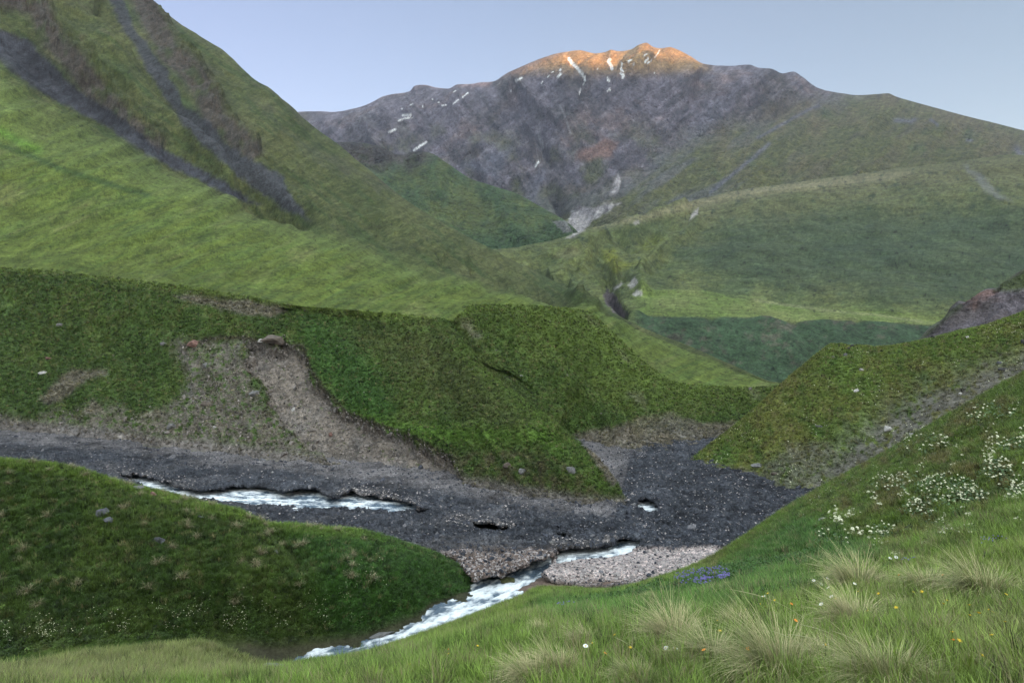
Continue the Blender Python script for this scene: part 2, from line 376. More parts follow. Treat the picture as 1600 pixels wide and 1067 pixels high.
        blue = sstep(-.05, .3, fbm((px*.55+py*.83, (-px*.83+py*.55)/6, z0), 22, 4, 55))*sstep(1350, 1050, px)*.55
        gr = mix(gr, (.110, .112, .140), blue)
        C = mix(rock, gr, g)
        for pts, w in [([(870,375),(830,322),(836,290),(850,270)],9),([(1200,225),(1160,262),(1110,300)],3.2),([(1185,215),(1240,185),(1280,165)],2.5),([(1400,187),(1425,190),(1430,187)],3.5),([(1455,188),(1465,195)],2.5),([(1590,235),(1600,250)],6),([(1512,219),(1518,220)],2.5)]:
            C = mix(C, (.13, .13, .165), line(px+5*n2, py+5*n1, pts, w, .8))
        for pts in ([(880,375),(893,330),(905,322),(925,325),(945,318),(970,316),(950,332),(925,345),(905,372)], [(955,308),(958,285),(966,272),(970,285),(964,300)]):
            sc = poly(px, py, pts, 3, 6, 14); C = mix(C, mix((.40,.37,.38), (.22,.20,.22), sstep(-.2,.4,fbm((px*.9+py*.35,(py-px*.3)/5,z0),6,3,61))), sc*.9)
        for pts in ([(842,190),(845,215),(850,232)], [(875,165),(885,190),(892,208)], [(838,200),(848,240),(852,250)]):
            C = mix(C, (.26,.25,.27), line(px+3*n2, py, pts, 1.6, .6))
        s = 0*px
        for pts, w in SN:
            dd = seg_d(px+1.2*n2, py+.8*n1, pts); s = np.maximum(s, sstep(w*1.15, w*.75, dd))
        C = C*(1-g*.45*sstep(.14, .4, fbm((px, py*1.7, z0+3), 7, 4, 56, gain=.7))+.75*fbm((px*.7+py*.7, (py-px)*.35, z0), 5, 3, 57, gain=.7))[..., None]
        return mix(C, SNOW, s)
    cols = colspan(200, 2500, 1150, 440, 1630, 50)
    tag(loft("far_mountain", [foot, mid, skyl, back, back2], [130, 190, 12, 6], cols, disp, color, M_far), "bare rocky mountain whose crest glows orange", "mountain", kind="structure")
far_mountain()

# ------------------------------------------------------------------ spur between the left slope and the far mountain
def middle_spur():
    bot = [(380,290,1500),(480,320,1500),(560,345,1450),(640,385,1400),(760,430,1350),(830,430,1350),(880,410,1380),(930,400,1400)]
    skyl = [(380,235,2600),(470,228,2500),(540,222,2400),(562,223,2380),(580,226,2370),(600,231,2330),(618,241,2300),(632,243,2280),(642,238,2250),(660,237,2200),(675,240,2150),(700,257,2080),(740,281,2000),(770,291,1930),(800,300,1850),(850,326,1700),(875,340,1600),(893,353,1500),(930,395,1430)]
    back = [(p[0], p[1]+60, p[2]+500) for p in skyl]
    def disp(c):
        px, py = c['px'], c['py']; P = c['P']
        g = c['g'] = sstep(-14, 18, (py-np.interp(px, [540,620,680,720,740], [262,262,262,262,262])-(px-600)*-.0)+20*fbm((px,py,px*0),50,4,71)+np.clip(px-640,0,100)*.45)
        r = fbm(P, 110, 5, 72, ridged=True, gain=.6)-.6
        f = 0.1+.9*np.clip((py-np.interp(px, [p[0] for p in skyl], [p[1] for p in skyl]))/10, 0, 1)
        h = (r*45*(1-g)+fbm(P, 160, 4, 73)*12*g+r*5*g)+line(px, py, [(700,258),(680,300),(640,340)], 12, 14)+line(px, py, [(760,290),(790,340),(820,380)], 16, 12)
        return h*f
    def color(c):
        px, py = c['px'], c['py']; g = c['g']; z0 = px*0
        n = fbm((px, py, z0), 30, 5, 74, gain=.6)
        rk = mix(ROCK, (.05,.048,.048), sstep(-.2,.4,n)); rk = mix(rk, G_DARK, sstep(0,.4,fbm((px,py,z0),18,3,75))*.5)
        gr = mix(G_COLD, G_OLIVE, sstep(-.3,.3,n)*.7); gr = mix(gr, (.04,.07,.03), sstep(.1,.5,fbm((px,py,z0),14,4,76))*.8)
        gr = mix(gr, (.045,.08,.035), sstep(340, 385, py))
        C = mix(rk, gr, g)*(1+.7*fbm((px, py*1.6, z0), 5, 3, 77, gain=.75))[..., None]
        return mix(C, (.2,.19,.2), poly(px, py, [(862,345),(885,345),(895,362),(880,364)], 2, 4, 8)*.8)
    tag(loft("middle_spur", [bot, skyl, back], [170, 12], colspan(380, 930, 560, 440, 930), disp, color, M_far), "green spur with a dark rocky top", "hill", kind="structure")
middle_spur()

# ------------------------------------------------------------------ right mountain shoulder and far terrace
def right_shoulder():
    a0 = [(650,455,600),(850,540,480),(960,590,420),(1060,640,400),(1250,660,400),(1700,660,400),(2500,700,400)]
    edge = [(650,430,950),(850,505,650),(940,520,560),(985,500,530),(1010,493,520),(1060,494,520),(1130,493,525),(1200,496,530),(1240,502,520),(1300,499,540),(1380,502,550),(1450,507,560),(1700,520,560),(2500,560,560)]
    bk = [(650,425,1000),(850,475,760),(940,478,660),(990,470,650),(1060,460,670),(1120,462,670),(1180,469,650),(1260,481,630),(1350,490,615),(1450,502,600),(1700,515,600),(2500,550,600)]
    face = [(650,400,1100),(800,412,1000),(850,424,920),(940,425,850),(1000,415,900),(1060,405,960),(1200,395,980),(1450,395,960),(1700,400,940),(2500,470,900)]
    crest = [(650,400,1350),(800,391,1250),(850,379,1200),(880,371,1220),(905,361,1280),(940,353,1350),(960,350,1380),(1000,341,1450),(1040,331,1490),(1060,325,1500),(1100,316,1530),(1150,306,1560),(1200,298,1570),(1240,292,1570),(1300,286,1570),(1350,283,1560),(1450,268,1520),(1600,256,1480),(2500,300,1400)]
    roll = [(650,405,1500),(850,377,1320),(905,362,1380),(1000,338,1600),(1060,320,1680),(1150,300,1760),(1300,277,1800),(1450,258,1760),(1600,243,1700),(2500,290,1600)]
    back = [(p[0], p[1]+70, p[2]+500) for p in roll]
    def disp(c):
        px, py = c['px'], c['py']; P = c['P']
        h = (fbm(P, 210, 4, 81)*30+fbm(P, 45, 4, 82)*4.0)*(.35+.65*sstep(1.5, 3, c['t']))
        hum = poly(px, py, [(780,400),(900,350),(1080,325),(1040,400),(1000,450),(900,460)], 25)
        h = h+hum*(fbm(P, 120, 3, 83, ridged=True)-.6)*24
        for pts, w, a in [([(860,428),(905,405),(930,388),(960,370),(1010,354),(1070,332)],7,20),([(868,440),(900,420),(925,409),(945,410),(958,425),(962,440)],7,16),([(925,409),(895,445)],5,10),
                          ([(935,395),(945,420),(955,445),(958,470)],9,-7),([(1002,425),(1040,395),(1070,372),(1090,350)],8,16),([(960,372),(985,385),(1020,370)],8,-12),
                          ([(945,455),(957,470),(968,485),(985,498)],6,-12),([(985,440),(1000,455),(1010,470)],9,12),([(1190,498),(1215,520),(1250,570)],12,2.5),([(1110,495),(1140,540),(1160,600)],10,-3),([(1235,500),(1260,530),(1280,580)],9,-2.5),([(1290,500),(1310,540),(1320,580)],12,1.5),([(1340,502),(1360,550)],9,-2),([(1000,495),(985,530),(970,560)],8,8)]:
            h = h+line(px, py, pts, w, a)
        h = h*sstep(0, .2, c['t'])
        ter = sstep(.9, 1.0, c['t'])*sstep(2.1, 1.95, c['t'])*sstep(960, 1010, px); h = h*(1-ter*.85)
        return h*(1-.6*sstep(3.85, 4.0, c['t']))
    def color(c):
        px, py = c['px'], c['py']; P = c['P']; t = c['t']; z0 = px*0
        n1 = fbm((px, py*1.6, z0), 80, 5, 91, gain=.6); n2 = fbm((px, py*1.4, z0), 13, 4, 92, gain=.65)
        C = mix((.052,.068,.027), (.092,.102,.037), sstep(-.3,.4,n1))
        C = mix(C, (.085,.082,.042), sstep(3.2, 3.95, t+.35*n1)*sstep(1000,1120,px)*.85)
        C = mix(C, (.150,.135,.080), line(px, py, [(930,352),(1000,341),(1060,325),(1150,305),(1200,297),(1300,285),(1420,272)], 7, .75)*sstep(1550,1350,px))
        C = mix(C, (.024,.038,.022), sstep(.08,.45,n2)*.8)
        C = mix(C, (.032,.048,.028), poly(px, py, [(1060,400),(1150,345),(1300,330),(1600,330),(1700,440),(1450,470),(1150,440)], 30, 20)*.75)
        ter = sstep(.93, 1.0, t)*sstep(2.25, 2.0, t)*sstep(975, 1010, px)
        C = mix(C, mix((.085,.118,.030), (.115,.130,.045), sstep(-.2,.3,n1)), ter)
        C = mix(C, (.19,.19,.10), line(px, py, [(1180,469),(1240,478),(1300,486),(1380,493),(1440,503)], 2.2, .45)+0*px)
        bank = sstep(.98, .9, t)*sstep(980, 1010, px)
        C = mix(C, mix((.030,.052,.028), (.055,.055,.040), sstep(.0,.4,n2+n1)), bank*.95)
        C = mix(C, (.11,.12,.020), poly(px, py, [(942,392),(960,388),(965,405),(985,412),(1000,410),(960,428),(948,412)], 5, 5)*.85)
        C = mix(C, (.085,.10,.022), poly(px, py, [(1000,385),(1020,368),(1040,372),(1030,385),(1005,395)], 5, 5)*.6)
        C = mix(C, (.10,.10,.05), poly(px, py, [(865,402),(880,388),(900,385),(910,395),(890,402)], 5, 4)*.8)
        rk = poly(px, py, [(940,462),(948,452),(960,458),(966,474),(980,490),(976,500),(960,488),(948,476)], 3, 9, 9)
        C = mix(C, mix((.075,.062,.065), (.035,.03,.035), sstep(-.2,.3,n2)), rk)
        for pp in ([(958,450),(970,440),(974,442),(962,453)], [(988,460),(995,453),(1003,455),(1004,461),(994,463)], [(980,445),(992,432),(996,442),(986,452)], [(884,372),(905,356),(930,350),(918,358),(895,372)], [(990,348),(998,344),(1000,350),(993,352)], [(1075,345),(1085,330),(1092,325),(1090,335)]):
            C = mix(C, (.27,.25,.25), poly(px, py, pp, 2, 4, 8)*.8)
        C = C*(1-.6*sstep(.14, .4, fbm((px, py*1.7, z0+3), 8, 4, 95, gain=.7))+.8*fbm((px, py*1.8, z0), 5, 3, 93, gain=.75)+.35*fbm((px*.6-py*.8, (px*.8+py*.6)/4, z0), 14, 4, 94))[..., None]
        C = mix(C, (.12,.12,.13), poly(px, py, [(1505,258),(1530,270),(1550,290),(1580,315),(1560,310),(1530,290)], 4, 10, 14)*.55)
        return C
    cols = colspan(650, 2500, 1000, 690, 1630, 50)
    tag(loft("right_shoulder", [a0, edge, bk, face, crest, roll, back], [90, 42, 80, 110, 14, 8], cols, disp, color, M_hill), "rounded green mountain shoulder above a flat grassy terrace", "hill", kind="structure")
right_shoulder()

# ------------------------------------------------------------------ rocky outcrop at far right
def outcrop():
    bot = [(1360,680,225),(1450,620,225),(1600,600,220),(2500,520,200)]
    skyl = [(1360,660,285),(1410,575,280),(1432,535,275),(1445,520,273),(1458,508,272),(1475,498,272),(1487,481,270),(1500,471,270),(1508,472,270),(1522,464,268),(1532,455,268),(1545,450,268),(1558,449,267),(1570,440,265),(1585,430,264),(1600,421,262),(1700,375,255),(2500,220,230)]
    mid = [(1360,670,245),(1432,575,245),(1500,530,240),(1600,490,235),(2500,380,210)]
    back = [(p[0], p[1]+60, p[2]+70) for p in skyl]
    def disp(c):
        P = c['P']; h = (fbm(P, 26, 6, 101, ridged=True, gain=.6)-.6)*8+fbm(P, 5, 4, 102)*.9
        top = np.clip((c['py']-np.interp(c['px'], [p[0] for p in skyl], [p[1] for p in skyl]))/12, .15, 1)
        return h*top
    def color(c):
        px, py = c['px'], c['py']; P = c['P']; n = fbm(P, 18, 5, 103, gain=.6); n2 = fbm(P, 5, 4, 104)
        C = mix((.150,.130,.150), (.105,.088,.090), sstep(-.3,.3,n)); C = mix(C, (.19,.105,.085), sstep(.1,.45,fbm(P,22,4,105))*.8)
        C = mix(C, (.04,.035,.035), sstep(.3,.6,n2)*.7)
        gm = np.clip(poly(px, py, [(1555,455),(1575,435),(1640,400),(1640,425),(1590,455)], 5, 6)*.9+line(px, py, [(1438,530),(1470,500),(1500,478)], 5, .6), 0, 1)
        return mix(C, (.065,.085,.030), gm)
    tag(loft("rock_outcrop", [bot, mid, skyl, back], [90, 90, 10], colspan(1360, 2500, 320, 1360, 1640, 30), disp, color, M_rockh), "purple grey rock outcrop behind the grassy ridge", "rock outcrop", kind="structure")
outcrop()

# ------------------------------------------------------------------ left slope: bank, meadow and mountainside in one sweep
NOSE = 985
def left_slope():
    foot = [Z(-900,640,-20),Z(-300,655,-20.3),Z(0,672,-20.6),Z(200,692,-20.8),Z(400,716,-21),Z(560,737,-21.2),Z(700,758,-21.4),Z(800,776,-21.5),Z(900,793,-21.6),Z(950,799,-21.7),Z(972,800,-21.8),Z(985,806,-22.5),Z(1000,830,-25),Z(1300,830,-25)]
    low = [(-900,600,175),(-300,610,170),(0,625,165),(200,650,145),(400,672,128),(500,690,122),(600,697,116),(700,705,110),(800,715,102),(850,728,98),(900,752,93),(950,780,91),(972,785,90),(985,798,91),(1000,826,93),(1300,826,93)]
    mid = [(-900,500,200),(-300,520,200),(0,540,190),(200,560,170),(290,575,160),(400,580,146),(480,590,140),(600,600,133),(700,620,124),(800,640,116),(850,665,110),(900,705,103),(950,764,94),(972,780,91),(985,794,93),(1000,820,96),(1300,820,96)]
    crest = [(-900,425,228),(-300,425,228),(0,440,216),(200,466,188),(400,492,168),(500,515,158),(600,530,150),(680,520,150),(720,530,146),(770,575,135),(830,625,124),(880,668,114),(930,720,102),(955,752,96),(972,777,92.5),(985,792,94),(1000,812,99),(1300,812,99)]
    gully = [(-900,415,232),(-300,415,232),(0,430,220),(200,455,192),(400,480,172),(500,500,163),(600,512,156),(680,507,153),(720,520,155),(770,560,152),(830,606,147),(875,650,139),(895,700,125),(930,757,114),(955,775,109),(972,787,104),(985,795,103),(1000,795,102),(1300,795,102)]
    ffoot = [(x, y-3, d*1.002) for x, y, d in gully if x < 860]+[(880,640,145),(900,684,140),(930,698,136),Z(950,706,-21.2),Z(965,708,-21.2),Z(985,706,-21.1),Z(1020,699,-20.9),Z(1060,692,-20.8),Z(1120,685,-20.7),Z(1180,670,-20.5),Z(1300,660,-20.5)]
    fmid = [(-900,408,234),(-300,410,234),(0,424,222.5),(200,446,196),(400,473,173),(500,490,164),(600,499,158),(680,502,155.5),(720,505,163),(770,515,169),(830,555,168),(880,590,163),(930,625,160),(965,640,158),(1020,645,158),(1060,640,163),(1120,637,170),(1180,630,178),(1300,630,190)]
    edge = [(-900,400,236),(-300,405,236),(0,418,225),(100,426,214),(200,437,200),(300,450,186),(400,466,174),(450,476,168),(500,481,164),(560,486,160),(620,491,158),(680,498,157),(705,502,157),(718,492,168),(735,479,182),(760,478,184),(817,478,190),(870,481,194),(918,489,196),(952,517,192),(1002,563,184),(1036,588,180),(1070,601,180),(1120,604,184),(1161,606,188),(1208,604,192),(1300,608,210)]
    m1 = [(-900,360,290),(-300,370,290),(0,385,275),(200,412,240),(400,448,205),(500,465,192),(620,477,188),(700,484,186),(735,474,196),(817,472,206),(870,476,214),(918,485,214),(952,508,214),(1002,545,208),(1036,566,206),(1070,580,204),(1120,590,204),(1161,597,202),(1208,601,198),(1300,607,214)]
    m2 = [(-900,210,420),(-300,230,410),(0,242,400),(100,263,378),(200,290,350),(300,322,325),(400,355,300),(500,388,276),(600,420,256),(700,448,240),(817,468,228),(870,473,226),(918,482,228),(952,500,236),(1002,528,240),(1036,545,240),(1070,560,236),(1120,578,226),(1161,590,214),(1208,600,204),(1300,606,220)]
    m3 = [(-900,-80,620),(-300,-20,600),(0,92,560),(45,132,545),(135,190,515),(236,245,480),(337,297,450),(405,327,430),(506,360,400),(600,397,370),(700,432,335),(817,463,285),(870,470,258),(918,479,246),(952,496,256),(1002,518,262),(1036,533,266),(1070,546,262),(1120,566,246),(1161,583,226),(1208,599,208),(1300,605,226)]
    m4 = [(-900,-400,900),(-300,-250,880),(0,-90,820),(100,-20,800),(200,60,780),(300,140,740),(400,205,700),(500,270,650),(600,335,590),(700,398,520),(800,447,430),(870,464,370),(918,478,310),(952,492,300),(1002,514,290),(1036,528,286),(1070,541,280),(1120,562,258),(1161,580,236),(1208,598,212),(1300,604,232)]
    skyl = [(-900,-900,1500),(-300,-500,1400),(0,-220,1300),(120,-100,1230),(180,-45,1200),(230,0,1180),(262,22,1160),(290,42,1140),(320,62,1130),(345,80,1110),(362,96,1100),(385,118,1080),(405,133,1060),(420,139,1050),(440,155,1030),(455,166,1020),(470,180,1000),(500,203,980),(530,224,960),(560,250,930),(580,266,910),(610,292,890),(640,316,870),(670,336,850),(700,353,830),(730,370,800),(760,386,780),(800,407,740),(850,431,690),(900,457,630),(930,472,560),(958,489,430),(985,503,340),(1002,511,310),(1036,525,300),(1070,538,290),(1120,560,266),(1161,578,242),(1208,597,216),(1300,603,240)]
    back = [(-900,-700,1800),(-300,-350,1700),(0,-80,1600),(230,120,1500),(470,270,1300),(640,390,1100),(760,440,950),(850,480,820),(930,520,680),(985,545,420),(1070,575,370),(1161,610,300),(1208,630,260),(1300,640,290)]
    back2 = [(x, y+120, d*1.15) for x, y, d in back]
    rows = [foot, low, mid, crest, gully, ffoot, fmid, edge, m1, m2, m3, m4, skyl, back, back2]
    foot0 = [(x, y+25, d*.985) for x, y, d in foot]
    rows = [foot0]+rows            # the foot continues under the rubble
    SCREE1 = [(-60,10),(0,45),(40,60),(80,100),(120,140),(170,170),(240,225),(300,257),(360,292),(410,322),(370,312),(337,297),(236,246),(170,200),(100,162),(45,134),(0,98),(-60,60)]
    SCREE2 = [(165,-5),(190,-5),(215,50),(262,110),(290,165),(330,195),(350,220),(395,250),(440,275),(460,310),(487,347),(440,325),(390,290),(360,262),(320,228),(285,192),(255,152),(225,98),(190,42)]
    SCAR = [(385,540),(430,540),(472,542),(478,575),(505,615),(540,648),(590,668),(650,690),(703,720),(720,745),(690,760),(560,735),(480,705),(430,650),(405,600),(380,560)]
    SCAR2 = [(275,545),(330,530),(385,530),(400,600),(430,650),(480,700),(560,735),(400,715),(200,692),(-60,670),(-60,645),(90,652),(170,640),(215,655),(262,640),(300,590)]
    RK1 = [(10,-5),(60,10),(80,60),(120,100),(135,125),(165,160),(210,205),(240,225)]; RK2 = [(225,0),(262,80),(300,112),(325,150),(335,190),(355,200),(390,232)]
    def masks(c):
        px, py = c['px'], c['py']; z0 = px*0; w = 7*fbm((px, py, z0), 18, 4, 122, gain=.65)
        c['scar'] = poly(px, py, SCAR, 3, 22, 24, 111); c['scar2'] = poly(px, py, SCAR2, 16, 46, 50, 112)
        c['s1'] = poly(px, py, SCREE1, 4, 9, 22, 115); c['s2'] = poly(px, py, SCREE2, 4, 10, 20, 116)
        c['rock'] = np.clip(np.maximum(line(px+w, py+w, RK1, 16, 1.3), line(px+w, py+w, RK2, 17, 1.35)), 0, 1)
    def tmap(t): return np.where(t < 4, t, np.where(t < 7, 4+(t-4)/3.0, t-2))
    def disp(c):
        px, py = c['px'], c['py']; P = c['P']; t = c['t'] = tmap(c['t']-1); z0 = px*0
        masks(c); scar = c['scar']
        bank = sstep(5.15, 4.9, t)*sstep(-.5, .1, t)
        c['bank'] = bank
        h = bank*(fbm(P, 14, 4, 113)*1.1+fbm(P, 2.6, 3, 114)*.28)
        h = h-scar*2.4*bank
        up = sstep(7.8, 8.4, t)
        h = h+(1-bank)*(1-up)*(fbm(P, 40, 4, 117)*1.3+fbm(P, 7, 3, 127)*.22)
        # meadow swales running with the slope
        h = h+(1-bank)*(1-up)*(fbm((px*.34+py*.94, (px*.94-py*.34)/7, z0), 40, 3, 118))*np.clip(c['d']/220, .3, 2.2)*7.5
        # mountainside: ribs and gullies that run down to the right
        u = px*.62-py*.78; v = px*.78+py*.62
        rib = fbm((u, v/4.5, z0), 55, 5, 119, ridged=True, gain=.55)-.6
        rib2 = fbm((u, v/3.0, z0), 120, 3, 120)
        h = h+up*(rib*24+rib2*32+fbm(P, 24, 5, 121, gain=.6)*2.8)
        rock = c['rock']*up
        h = h+rock*(14+18*(fbm(P, 45, 5, 123, ridged=True, gain=.62)-.6))-up*(line(px, py, [(0,60),(60,105),(120,150),(200,215),(337,290),(480,345)], 16, 12)+line(px, py, [(170,0),(215,70),(255,130),(290,185),(345,240),(400,285),(470,335)], 12, 16))
        h = h+up*(line(px, py, [(345,80),(420,150),(500,230),(560,300),(640,370),(720,420)], 14, 7)-line(px, py, [(380,200),(450,260),(540,330),(640,395)], 14, 7)+line(px, py, [(150,60),(210,140),(280,210),(360,275)], 16, 12))
        # lobes and gully lines in the bank
        rl = np.where(px > 690, fbm((px*.74-py*.67, (px*.67+py*.74)/6, z0), 34, 4, 124, ridged=True), fbm((px*.95-py*.3, (px*.3+py*.95)/4, z0+5), 40, 4, 124, ridged=True))-.6
        h = h+bank*(1-.6*scar)*rl*1.7; h = h*(1-.75*sstep(4.6, 4.95, t)*sstep(5.5, 5.1, t))
        h = h+bank*(line(px, py, [(760,500),(850,585),(930,650),(975,680)], 9, 3.5)-line(px, py, [(720,505),(790,585),(860,640),(930,695)], 8, 2.5)-line(px, py, [(830,490),(900,570),(980,640)], 7, 1.3)+line(px, py, [(560,690),(700,680),(800,675),(860,680)], 12, 1.5))
        sk = np.interp(px, [p[0] for p in skyl], [p[1] for p in skyl])
        f = np.where(t > 8, np.clip((py-sk)/16, .22*sstep(700,500,px)+.08, 1), 1)
        f = f*np.where(t > 10, .25*sstep(700,500,px)+.05, 1)
        h = h*f
        h = h*(1-.8*sstep(930, 1000, px)*sstep(4.8, 5.0, t))
        return h*sstep(-1, -.3, t)
    def color(c):
        masks(c); px, py = c['px'], c['py']; P = c['P']; t = c['t']; z0 = px*0; bank = c['bank']
        n1 = fbm((px, py, z0), 70, 5, 131, gain=.6); n2 = fbm((px, py*1.3, z0), 10, 4, 132, gain=.65)
        u = px*.38+py*.92; v = px*.92-py*.38
        st = fbm((u, v/9, z0), 14, 4, 133, gain=.6)
        mead = mix(G_BRIGHT, (.070,.105,.024), sstep(-.25,.3,st)); mead = mix(mead, (.150,.155,.052), sstep(.0,.4,n1*.6+st*.8)*.7); mead = mix(mead, (.052,.088,.020), sstep(-.12,-.35,st)*.6)
        mead = mix(mead, (.050,.080,.020), sstep(.05,.45,n2)*.6)
        uu = px*.62-py*.78; vv = px*.78+py*.62
        sg = fbm((uu, vv/6, z0), 22, 5, 134, gain=.65)
        slope = mix((.054,.066,.024), (.080,.086,.033), sstep(-.25,.35,n1)); slope = mix(slope, (.036,.056,.019), sstep(.0,.2,sg)*.75)
        slope = mix(slope, (.095,.088,.052), sstep(.1,.45,fbm(P,70,5,135,gain=.65))*sstep(330,60,py)*.7)
        slope = mix(slope, (.034,.050,.018), sstep(.05,.45,n2)*.65)
        rk = mix(ROCK, ROCK_B, sstep(-.2,.3,n2)); rk = mix(rk, (.035,.032,.032), sstep(.15,.45,fbm((px,py,z0),6,4,136,gain=.7))*.8)
        rk = rk*.75; rk = mix(rk, G_DARK, sstep(.0,.4,fbm((px,py,z0),20,4,137))*.6)
        slope = mix(slope, rk, np.clip(c['rock']*1.3, 0, .95))
        slope = mix(slope, mix((.048,.049,.060), (.030,.031,.038), sstep(-.2,.3,sg)), np.clip(c['s1']+c['s2']*.92, 0, 1))
        slope = mix(slope, G_DARK, line(px, py, [(0,85),(50,135),(135,185)], 5, .0))
        cl = sstep(0.0, .4, fbm((uu, vv/3, z0), 26, 4, 138))*line(px, py, [(290,40),(360,110),(430,170),(520,235),(600,290)], 26, .8)
        slope = mix(slope, (.062,.060,.045), cl)
        C = mix(mead, slope, sstep(7.3, 8.1, t+.25*n1))
        C = mix(C, (.100,.130,.038), sstep(6.8, 7.3, t)*sstep(8.1, 7.6, t)*.5)
        C = mix(C, (.040,.070,.022), line(px, py, [(0,228),(40,240),(90,262),(160,285),(230,305)], 5, .8))
        C = mix(C, (.09,.17,.025), line(px, py, [(0,205),(30,222),(60,235)], 7, .8))
        # bank
        bk = mix((.044,.074,.018), (.060,.094,.021), sstep(-.2,.35,n1)); bk = mix(bk, (.088,.096,.034), sstep(-.05,.4,n2+n1*.6)*.6)
        bk = mix(bk, (.040,.086,.020), poly(px, py, [(470,500),(540,500),(620,640),(600,665),(540,645),(480,560)], 20, 20)*.8)
        bk = mix(bk, (.075,.135,.024), line(px, py, [(520,645),(620,672),(720,680),(850,680),(870,700)], 13, .9))
        bk = mix(bk, (.075,.062,.038), poly(px, py, [(640,690),(720,712),(800,705),(880,725),(960,775),(900,790),(740,750)], 8, 14)*sstep(-.2,.3,fbm((px,py,z0),16,4,139))*.85)
        bk = mix(bk, (.085,.080,.035), poly(px, py, [(530,520),(720,520),(820,620),(820,680),(700,640),(600,560)], 30, 20)*.35)
        top = sstep(4.4, 4.95, t)*sstep(720, 640, px); bk = mix(bk, (.095,.085,.070), top*sstep(-.1,.3,fbm((px,py*2,z0),30,4,140))*.35)
        dn = fbm((px, py, z0), 9, 4, 141, gain=.7)
        dirt = mix(DIRT, DIRT_D, sstep(-.3,.3,dn)); dirt = mix(dirt, (.135,.13,.135), sstep(-.1,.4,n1)*.5)
        pd = c['scar2']*sstep(-.28,.12,dn+n2*.6)*.9
        pd = np.maximum(pd, c['scar']*(1-.75*sstep(.2,.38,n2+dn*.4)))
        for pp in ([(60,625),(105,580),(165,577),(170,584),(135,596),(100,625),(75,632)], [(125,650),(145,622),(168,645)], [(210,650),(250,640),(270,660)], [(270,462),(330,460),(440,476),(448,488),(420,498),(360,487),(300,475)], [(712,497),(735,500),(752,528),(738,525),(720,510)], [(905,492),(925,490),(940,512),(925,510)], [(962,545),(975,548),(990,570),(975,566)], [(980,612),(1005,612),(1008,640),(990,630)], [(1160,607),(1185,607),(1188,625),(1175,622)]):
            pd = np.maximum(pd, poly(px, py, pp, 5, 9, 18)*.8)
        R = poly(px, py, [(895,682),(925,674),(960,668),(1000,652),(1050,648),(1110,662),(1190,660),(1190,700),(1000,715),(985,745),(955,760),(925,715)], 5, 12, 22); pd = np.maximum(pd, R*.9)
        ft = np.interp(px, [-300,0,200,400,560,700,800,900,978,985,1200], [655,672,692,716,737,758,776,793,799,700,680])
        ap = sstep(ft-28, ft-10, py+8*n1)*sstep(1000, 970, px); pd = np.maximum(pd, ap)
        pd = np.maximum(pd, sstep(935, 962, px)*sstep(1000,985,px)*sstep(775, 786, py))
        bk = mix(bk, mix(dirt, (.17,.155,.15), ap*.6), np.clip(pd, 0, 1))
        bk = mix(bk, (.045,.035,.028), line(px+4*n2, py+4*n1, [(290,540),(340,528),(385,530),(430,541),(472,541),(482,575),(507,612),(543,645),(592,664),(655,688),(700,716)], 3.6, .9))
        bk = mix(bk, (.088, .120, .026), sstep(4.35, 5.0, t+.25*n2)*.75)
        bk = mix(bk, (.075,.118,.024), line(px, py, [(720,545),(790,605),(850,655),(900,705),(945,755)], 20, .55)*(t < 3.1)*sstep(.35,.0,np.clip(pd,0,1)))
        C = mix(C, bk, bank)
        gr1 = fbm((px, py*1.9, z0), 5, 3, 142, gain=.75); gr2 = fbm((px*.45+py*.9, (px*.9-py*.45)/5, z0), 8, 4, 143, gain=.7)
        sp = sstep(.16, .42, fbm((px, py*1.7, z0+3), 7, 4, 144, gain=.7))
        C = C*(1+.55*gr1+(1-bank)*.75*gr2)[..., None]*(1-.55*sp*(1-bank))[..., None]
        return C
    cols = colspan(-900, 1300, 1320, -40, 1235, 50)
    counts = [4, 50, 70, 60, 22, 14, 70, 60, 26, 80, 70, 90, 120, 10, 5]
    tag(loft("left_slope", rows, counts, cols, disp, color, M_slope), "green mountainside with scree gullies above a meadow and an eroded bank", "mountainside", kind="structure")
M_slope = terrain_mat("slope_turf", (0.08, 0.35, 1.2), 0.32, ((0.12, 2.6), (0.5, 1.2), (1.8, 0.45)))
left_slope()

# ------------------------------------------------------------------ rubble-covered snow sheet on the valley floor, with holes over the stream
H1 = [(205,738),(235,745),(300,764),(330,764),(360,758),(390,757),(410,758),(425,762),(440,768),(455,767),(470,764),(488,762),(505,770),(520,778),(532,777),(536,770),(550,766),(565,771),(585,773),(600,774),(622,780),(645,786),(655,795),(640,800),(600,799),(520,794),(470,791),(410,787),(350,784),(300,777),(250,766),(205,751)]
H1F = [(205,738),(300,764),(360,758),(410,757),(440,768),(488,761),(520,778),(550,766),(590,773),(622,780),(655,793)]
H2 = [(868,868),(872,859),(895,855),(930,852),(950,849),(962,842),(985,838),(1003,839),(1004,846),(992,856),(983,863),(955,869),(905,873),(870,879)]
H2F = [(868,866),(900,855),(945,851),(962,842),(985,838),(1004,840)]
H3 = [(996,790),(999,780),(1010,778),(1020,782),(1028,792),(1026,800),(1008,800)]
H3F = [(996,786),(1002,779),(1012,778),(1024,786)]
EDGE = [(600,1100),(600,872),(690,868),(722,888),(740,903),(765,899),(800,890),(832,880),(858,874),(866,872),(858,885),(850,893),(848,900),(862,907),(905,912),(950,914),(1000,909),(1050,899),(1090,890),(1130,875),(1300,875),(1300,1100)]
